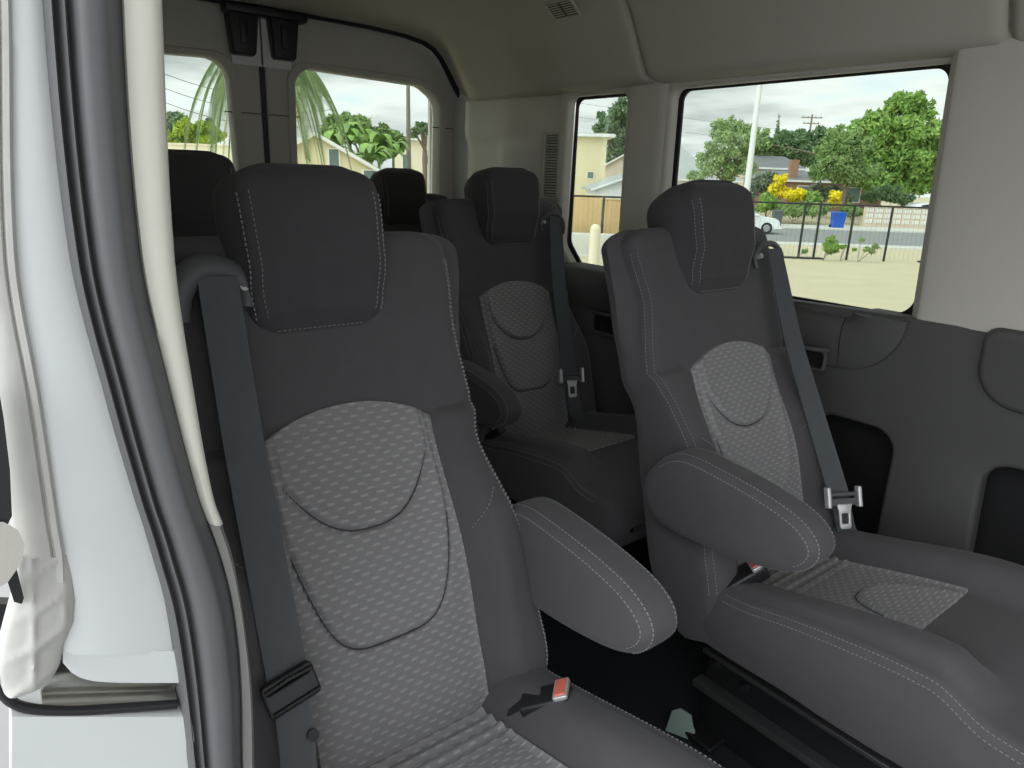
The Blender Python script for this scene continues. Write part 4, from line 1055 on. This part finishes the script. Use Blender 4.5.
th_ = hz(200, 612, 38)
MB().box((0, 0, th_/2), (6.6, .2, th_)).build('masonry', TWALL, tw); MB().box((0, 0, th_ + .03), (6.7, .28, .07)).build('coping', TWALL, tw)
MB().box((-1.3, -.15, th_*.56), (1.5, .25, th_*1.12), bev=.03).build('buttress', TWALL, tw)
bar = thing('concrete_barrier', 'long pale concrete barrier low in the narrow window', 'barrier', gpt(lat(612, 22), 22), FACE)
MB().box((0, 0, .35), (9, .3, .70), bev=.05).build('barrier_body', CONC, bar); MB().box((0, 0, .03), (9, .5, .06), bev=.01).build('barrier_base', CONC, bar)
po = thing('bollard', 'thick cream post low in the narrow window', 'post', on_ground(597.5, 15), 0)
hb = hz(227, 597, 15); MB().cyl((0, 0, 0), (0, 0, hb - .05), .11, seg=16).build('shaft', CWALL, po, 60); m = MB(); bmesh.ops.create_uvsphere(m.bm, u_segments=16, v_segments=8, radius=.11, matrix=Matrix.Translation((0, 0, hb - .05))); m.build('cap', CWALL, po, 60)
pw = thing('garden_wall', 'long pale garden wall low in the left rear window', 'wall', gpt(lat(150, 25), 25), FACE)
hw_ = hz(145.5, 195, 25); MB().box((-.5, 0, hw_/2), (9, .2, hw_)).build('masonry', CWALL, pw); MB().box((-.5, 0, hw_ + .03), (9, .28, .06)).build('coping', CWALL, pw)
# rear-window planting
shrub('lime_shrub', 'bright lime green shrub above the garden wall in the left rear window', 195, 28, [(178, 133, 9), (190, 130, 9), (203, 130, 9), (213, 135, 8), (185, 140, 8), (208, 142, 8), (170, 140, 8)], .16, 1800, L_LIME, 'planting seen through the rear doors')
tree('conifer', 'dark distant tree behind the lime green shrub', on_ground(182, 50), 7, crown_px([(168, 125, 9), (178, 118, 6), (186, 120, 8), (200, 126, 8), (160, 130, 10)], 50, 182), .22, 900, L_DARK, .2, group='planting seen through the rear doors')
def frond(mb_v, mb_f, origin, az, length, rise, droop, nl, leaflet, hang):
    """one feather frond: curved rachis with leaflets on both sides"""
    d0 = Vector((math.cos(az), math.sin(az), 0)); prev = None
    for i in range(nl):
        t = (i + 1)/nl; p = origin + d0*(length*(t - .25*t*t)) + Vector((0, 0, rise*t - droop*t**2.2))
        side = Vector((-d0.y, d0.x, 0)); L = leaflet*(math.sin(math.pi*min(1, .15 + .85*t))*.8 + .25)
        for sg in (-1, 1):
            tip = p + side*sg*L*.55 + d0*L*.35 + Vector((0, 0, -L*hang)); w = (d0*.4 + Vector((0, 0, .3)))*.013*leaflet*1.4; k = len(mb_v)
            mb_v += [p - w, p + w, tip.lerp(p, .45) + w*1.1 + Vector((0, 0, L*.12)), tip, tip.lerp(p, .45) - w*.6 + Vector((0, 0, L*.10))]; mb_f.append((k, k+1, k+2, k+3, k+4))
        if prev is not None:
            k = len(mb_v); u = Vector((0, 0, .018)); s = side*.018; mb_v += [prev - s, prev + s, prev + u, p - s, p + s, p + u]; mb_f += [(k, k+1, k+4, k+3), (k+1, k+2, k+5, k+4), (k+2, k, k+3, k+5)]
        prev = p
pd = 15; pbs = on_ground(272, pd)
palm = thing('palm_tree', 'feather palm with long hanging fronds filling both rear windows', 'palm', pbs, 0, 'planting seen through the rear doors')
ch = hz(50, 272, pd); m = MB(); m.tube(spline([(0, 0, -.05), (.05, 0, ch*.5), (0, 0, ch)], 6), [.17 - .004*i for i in range(13)], 12); m.build('trunk', BARK, palm, 60)
for k in range(30):
    V, Fc = [], []; az = k*2.399; frond(V, Fc, Vector((0, 0, ch)), az, random.uniform(1.3, 2.2), random.uniform(.2, .7), random.uniform(1.6, 2.9), 64, .50, random.uniform(.8, 1.2)); link('frond', mesh(V, Fc), L_PALM, palm)
for k in range(14):
    V, Fc = [], []; frond(V, Fc, Vector((0, 0, ch - .15)), k*.45 + .3, random.uniform(.8, 1.3), .0, random.uniform(1.8, 2.5), 44, .34, 1.1); link('dry_frond', mesh(V, Fc), L_DRY, palm)
def banana(label, u, d, vtop, n, s=1.0):
    b = on_ground(u, d); t = thing('banana_plant', label, 'banana plant', b, random.uniform(0, 6), 'banana plants behind the clapboard house'); h = hz(vtop, u, d)
    st = h*.62; MB().tube([(0, 0, 0), (.03, 0, st*.5), (0, 0, st)], [.14, .12, .08], 10).build('stem', L_MID, t, 60)
    for k in range(n):
        az = k*2.4 + random.uniform(-.3, .3); rise = random.uniform(.3, 1.0)*(h - st)*1.3; L = random.uniform(.7, 1.5)*s; rows = []
        d0 = Vector((math.cos(az), math.sin(az), 0)); sd = Vector((-d0.y, d0.x, 0))
        for i in range(11):
            q = i/10; p = Vector((0, 0, st - .1)) + d0*L*(q*.8) + Vector((0, 0, rise*q - (rise*.75 + .2)*q**2.4)); w = .22*s*math.sin(math.pi*min(1, .12 + .86*q))**.7
            rows.append([p - sd*w - Vector((0, 0, w*.45*q)), p, p + sd*w - Vector((0, 0, w*.45*q))])
        link('leaf', grid_mesh(rows), L_BRIGHT if k % 3 else L_MID, t, 180)
    return t
for i, (u, v, n, d, lab) in enumerate(((336, 104, 13, 40.5, 'banana plant leftmost of the clump behind the clapboard house'), (352, 90, 14, 41, 'tallest banana plant rising above the clapboard house roof'), (366, 98, 14, 43, 'banana plant right of the tallest one behind the clapboard roof'), (380, 106, 13, 41.5, 'banana plant near the right end of the clump above the roof slope'), (394, 114, 12, 44, 'rightmost banana plant next to the cream apartment block'), (372, 118, 12, 39.5, 'shorter banana plant in front of the clump above the roof slope'))): banana(lab, u, d, v, n + 7, 1.15)
tree('conifer', 'small dark tree behind the roof of the apartment block', on_ground(425, 60), 6, crown_px([(420, 128, 6), (428, 130, 6), (415, 134, 6)], 60, 425), .25, 400, L_DARK, .2, group='planting seen through the rear doors')
tree('broadleaf_tree', 'low mid green tree under the banana leaves, behind the clapboard roof', on_ground(365, 52), 5, crown_px([(345, 125, 14), (362, 130, 15), (380, 138, 14), (395, 142, 12), (330, 130, 10), (375, 150, 14)], 52, 365), .35, 2600, L_MID, .14, group='planting seen through the rear doors')
# bins and cars ------------------------------------------------------
def bin_(label, u, d, m, w=.62, h=1.05, rz=0):
    t = thing('wheelie_bin', label, 'bin', gpt(lat(u, d), d, .08), FACE + rz, 'bins by the far pavement')
    rings = [[Vector((sx*w/2*k, sy*.32*k, z)) for sx, sy in ((-1, -1), (1, -1), (1, 1), (-1, 1))] for z, k in ((.02, .82), (.06, .84), (h*.9, 1), (h*.93, 1.05))]
    link('body', loft_mesh(rings), m, t, 30); l = MB(); l.box((0, 0, h*.97), (w*1.1, .72, .07), bev=.03, rx=.06); l.build('lid', m, t)
    for s in (-1, 1): MB().cyl((s*w*.36, .30, .11), (s*w*.48, .30, .11), .11, seg=16).build('wheel', TYRE, t)
    MB().cyl((-w*.4, .40, h*.9), (w*.4, .40, h*.9), .02, seg=8).build('handle', m, t); return t
bin_('bright blue wheelie bin standing at the far pavement', 841, 52.2, BLUE, .85, 1.08)
bin_('dark grey wheelie bin behind the front of the white car', 779.5, 52.5, GREYBIN)
def car(label, u, d, rz, z=.02):
    t = thing('car', label, 'car', gpt(lat(u, d), d, z), FACE + rz, 'white cars on the street')
    prof = [(-2.1, .35), (-2.15, .7), (-2.05, .95), (-1.75, 1.02), (-1.25, 1.42), (-.6, 1.52), (.2, 1.5), (.95, 1.05), (1.75, .93), (2.1, .75), (2.15, .45), (2.05, .28), (-2.0, .28)]
    P = [(p.x, p.y) for p in closed_spline([(a, b, 0) for a, b in prof], 5)]
    rings = []
    for y, k in ((-.88, .93), (-.86, .97), (-.80, 1), (.80, 1), (.86, .97), (.88, .93)):
        ring = []
        for a, b in P:
            tum = max(0, b - .95)*.32; yy = y*(1 - tum) if abs(y) > .1 else y; ring.append(Vector((a*(.985 if k < 1 else 1), yy, lerp(.6, b, k))))
        rings.append(ring)
    link('body', loft_mesh(rings), CARW, t, 40)
    for sy in (-1, 1):
        gl = [(-1.15, 1.06), (.62, 1.06), (.12, 1.40), (-.55, 1.43), (-.95, 1.36)]
        link('side_window', plate_mesh(gl, [], .03, .005, Matrix(((1, 0, 0, 0), (0, .32*0, sy*1.0, sy*.775), (0, 1, 0, 0), (0, 0, 0, 1)))), CARG, t, 30)
        for x in (-1.3, 1.35):
            w = MB().cyl((x, sy*.70, .33), (x, sy*.90, .33), .34, seg=24).build('wheel', TYRE, t); MB().cyl((x, sy*.895, .33), (x, sy*.912, .33), .22, .2, seg=20).build('rim', ALLOY, w)
        MB().box((2.02, sy*.62, .72), (.16, .30, .14), bev=.04).build('headlight', CARG if False else ALLOY, t); MB().box((.72, sy*.98, 1.08), (.16, .18, .13), bev=.04).build('mirror', CARW, t)
    MB().box((.62, 0, 1.27), (.03, 1.15, .62), ry=rad(-58)).build('windscreen', CARG, t); MB().box((-1.48, 0, 1.22), (.03, 1.1, .50), ry=rad(50)).build('rear_window', CARG, t)
    MB().box((2.1, 0, .45), (.1, 1.5, .14), bev=.03).build('bumper', CARG, t)
    return t
car('white car parked at the kerb, its front wheel beside the seat headrest', 743, 44.6, 0)
c2 = car('white car parked behind the breeze block wall beneath the tallest tree', 930, 60, 0, 0); c2.scale = (1, 1, .9)
# sky ----------------------------------------------------------------
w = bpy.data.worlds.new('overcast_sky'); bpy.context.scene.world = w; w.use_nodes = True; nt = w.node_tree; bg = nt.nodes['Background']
tc = N(nt, 'ShaderNodeTexCoord'); sx = N(nt, 'ShaderNodeSeparateXYZ'); nt.links.new(tc.outputs['Generated'], sx.inputs[0])
def wm(op, a, b=None):
    n = N(nt, 'ShaderNodeMath', operation=op)
    for i, q in enumerate((a, b)):
        if q is None: continue
        if isinstance(q, (int, float)): n.inputs[i].default_value = q
        else: nt.links.new(q, n.inputs[i])
    return n.outputs[0]
den = wm('ADD', wm('MAXIMUM', sx.outputs[2], 0), .10); cx = N(nt, 'ShaderNodeCombineXYZ'); nt.links.new(wm('DIVIDE', sx.outputs[0], den), cx.inputs[0]); nt.links.new(wm('DIVIDE', sx.outputs[1], den), cx.inputs[1])
n1 = N(nt, 'ShaderNodeTexNoise'); n1.inputs['Scale'].default_value = .62; n1.inputs['Detail'].default_value = 6; n1.inputs['Roughness'].default_value = .55; nt.links.new(cx.outputs[0], n1.inputs['Vector'])
cr = N(nt, 'ShaderNodeValToRGB'); nt.links.new(n1.outputs['Fac'], cr.inputs[0])
el = cr.color_ramp.elements; el[0].position = .34; el[0].color = (.46, .485, .50, 1); el[1].position = .66; el[1].color = (.88, 1.0, 1.10, 1); e = el.new(.46); e.color = (.80, .83, .855, 1); e = el.new(.56); e.color = (1.04, 1.06, 1.075, 1)
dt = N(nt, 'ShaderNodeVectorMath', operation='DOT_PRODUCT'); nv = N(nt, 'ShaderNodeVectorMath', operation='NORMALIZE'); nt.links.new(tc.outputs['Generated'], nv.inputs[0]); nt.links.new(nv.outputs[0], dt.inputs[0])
dt.inputs[1].default_value = Vector((-.05, -.84, .54)).normalized()                 # added glow in the unseen sky behind the camera, brightens the interior
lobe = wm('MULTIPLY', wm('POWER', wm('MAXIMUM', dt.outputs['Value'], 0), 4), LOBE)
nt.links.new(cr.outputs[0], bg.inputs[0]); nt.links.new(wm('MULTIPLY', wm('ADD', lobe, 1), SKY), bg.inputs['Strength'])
# camera -------------------------------------------------------------
cam = bpy.data.cameras.new('camera'); co = bpy.data.objects.new('camera', cam); C.objects.link(co); bpy.context.scene.camera = co
cam.sensor_fit = 'HORIZONTAL'; cam.sensor_width = 36; cam.lens = F_PX/1024*36; cam.clip_start = .01; cam.clip_end = 500
R_ = Matrix((world_dir(Vector((1, 0, 0))), world_dir(Vector((0, -1, 0))), world_dir(Vector((0, 0, -1))))).transposed()
co.matrix_world = Matrix.Translation(CAM) @ R_.to_4x4()
vs = bpy.context.scene.view_settings; vs.view_transform = 'Standard'; vs.look = 'None'; vs.gamma = 1; vs.use_curve_mapping = False; vs.exposure = EXPO
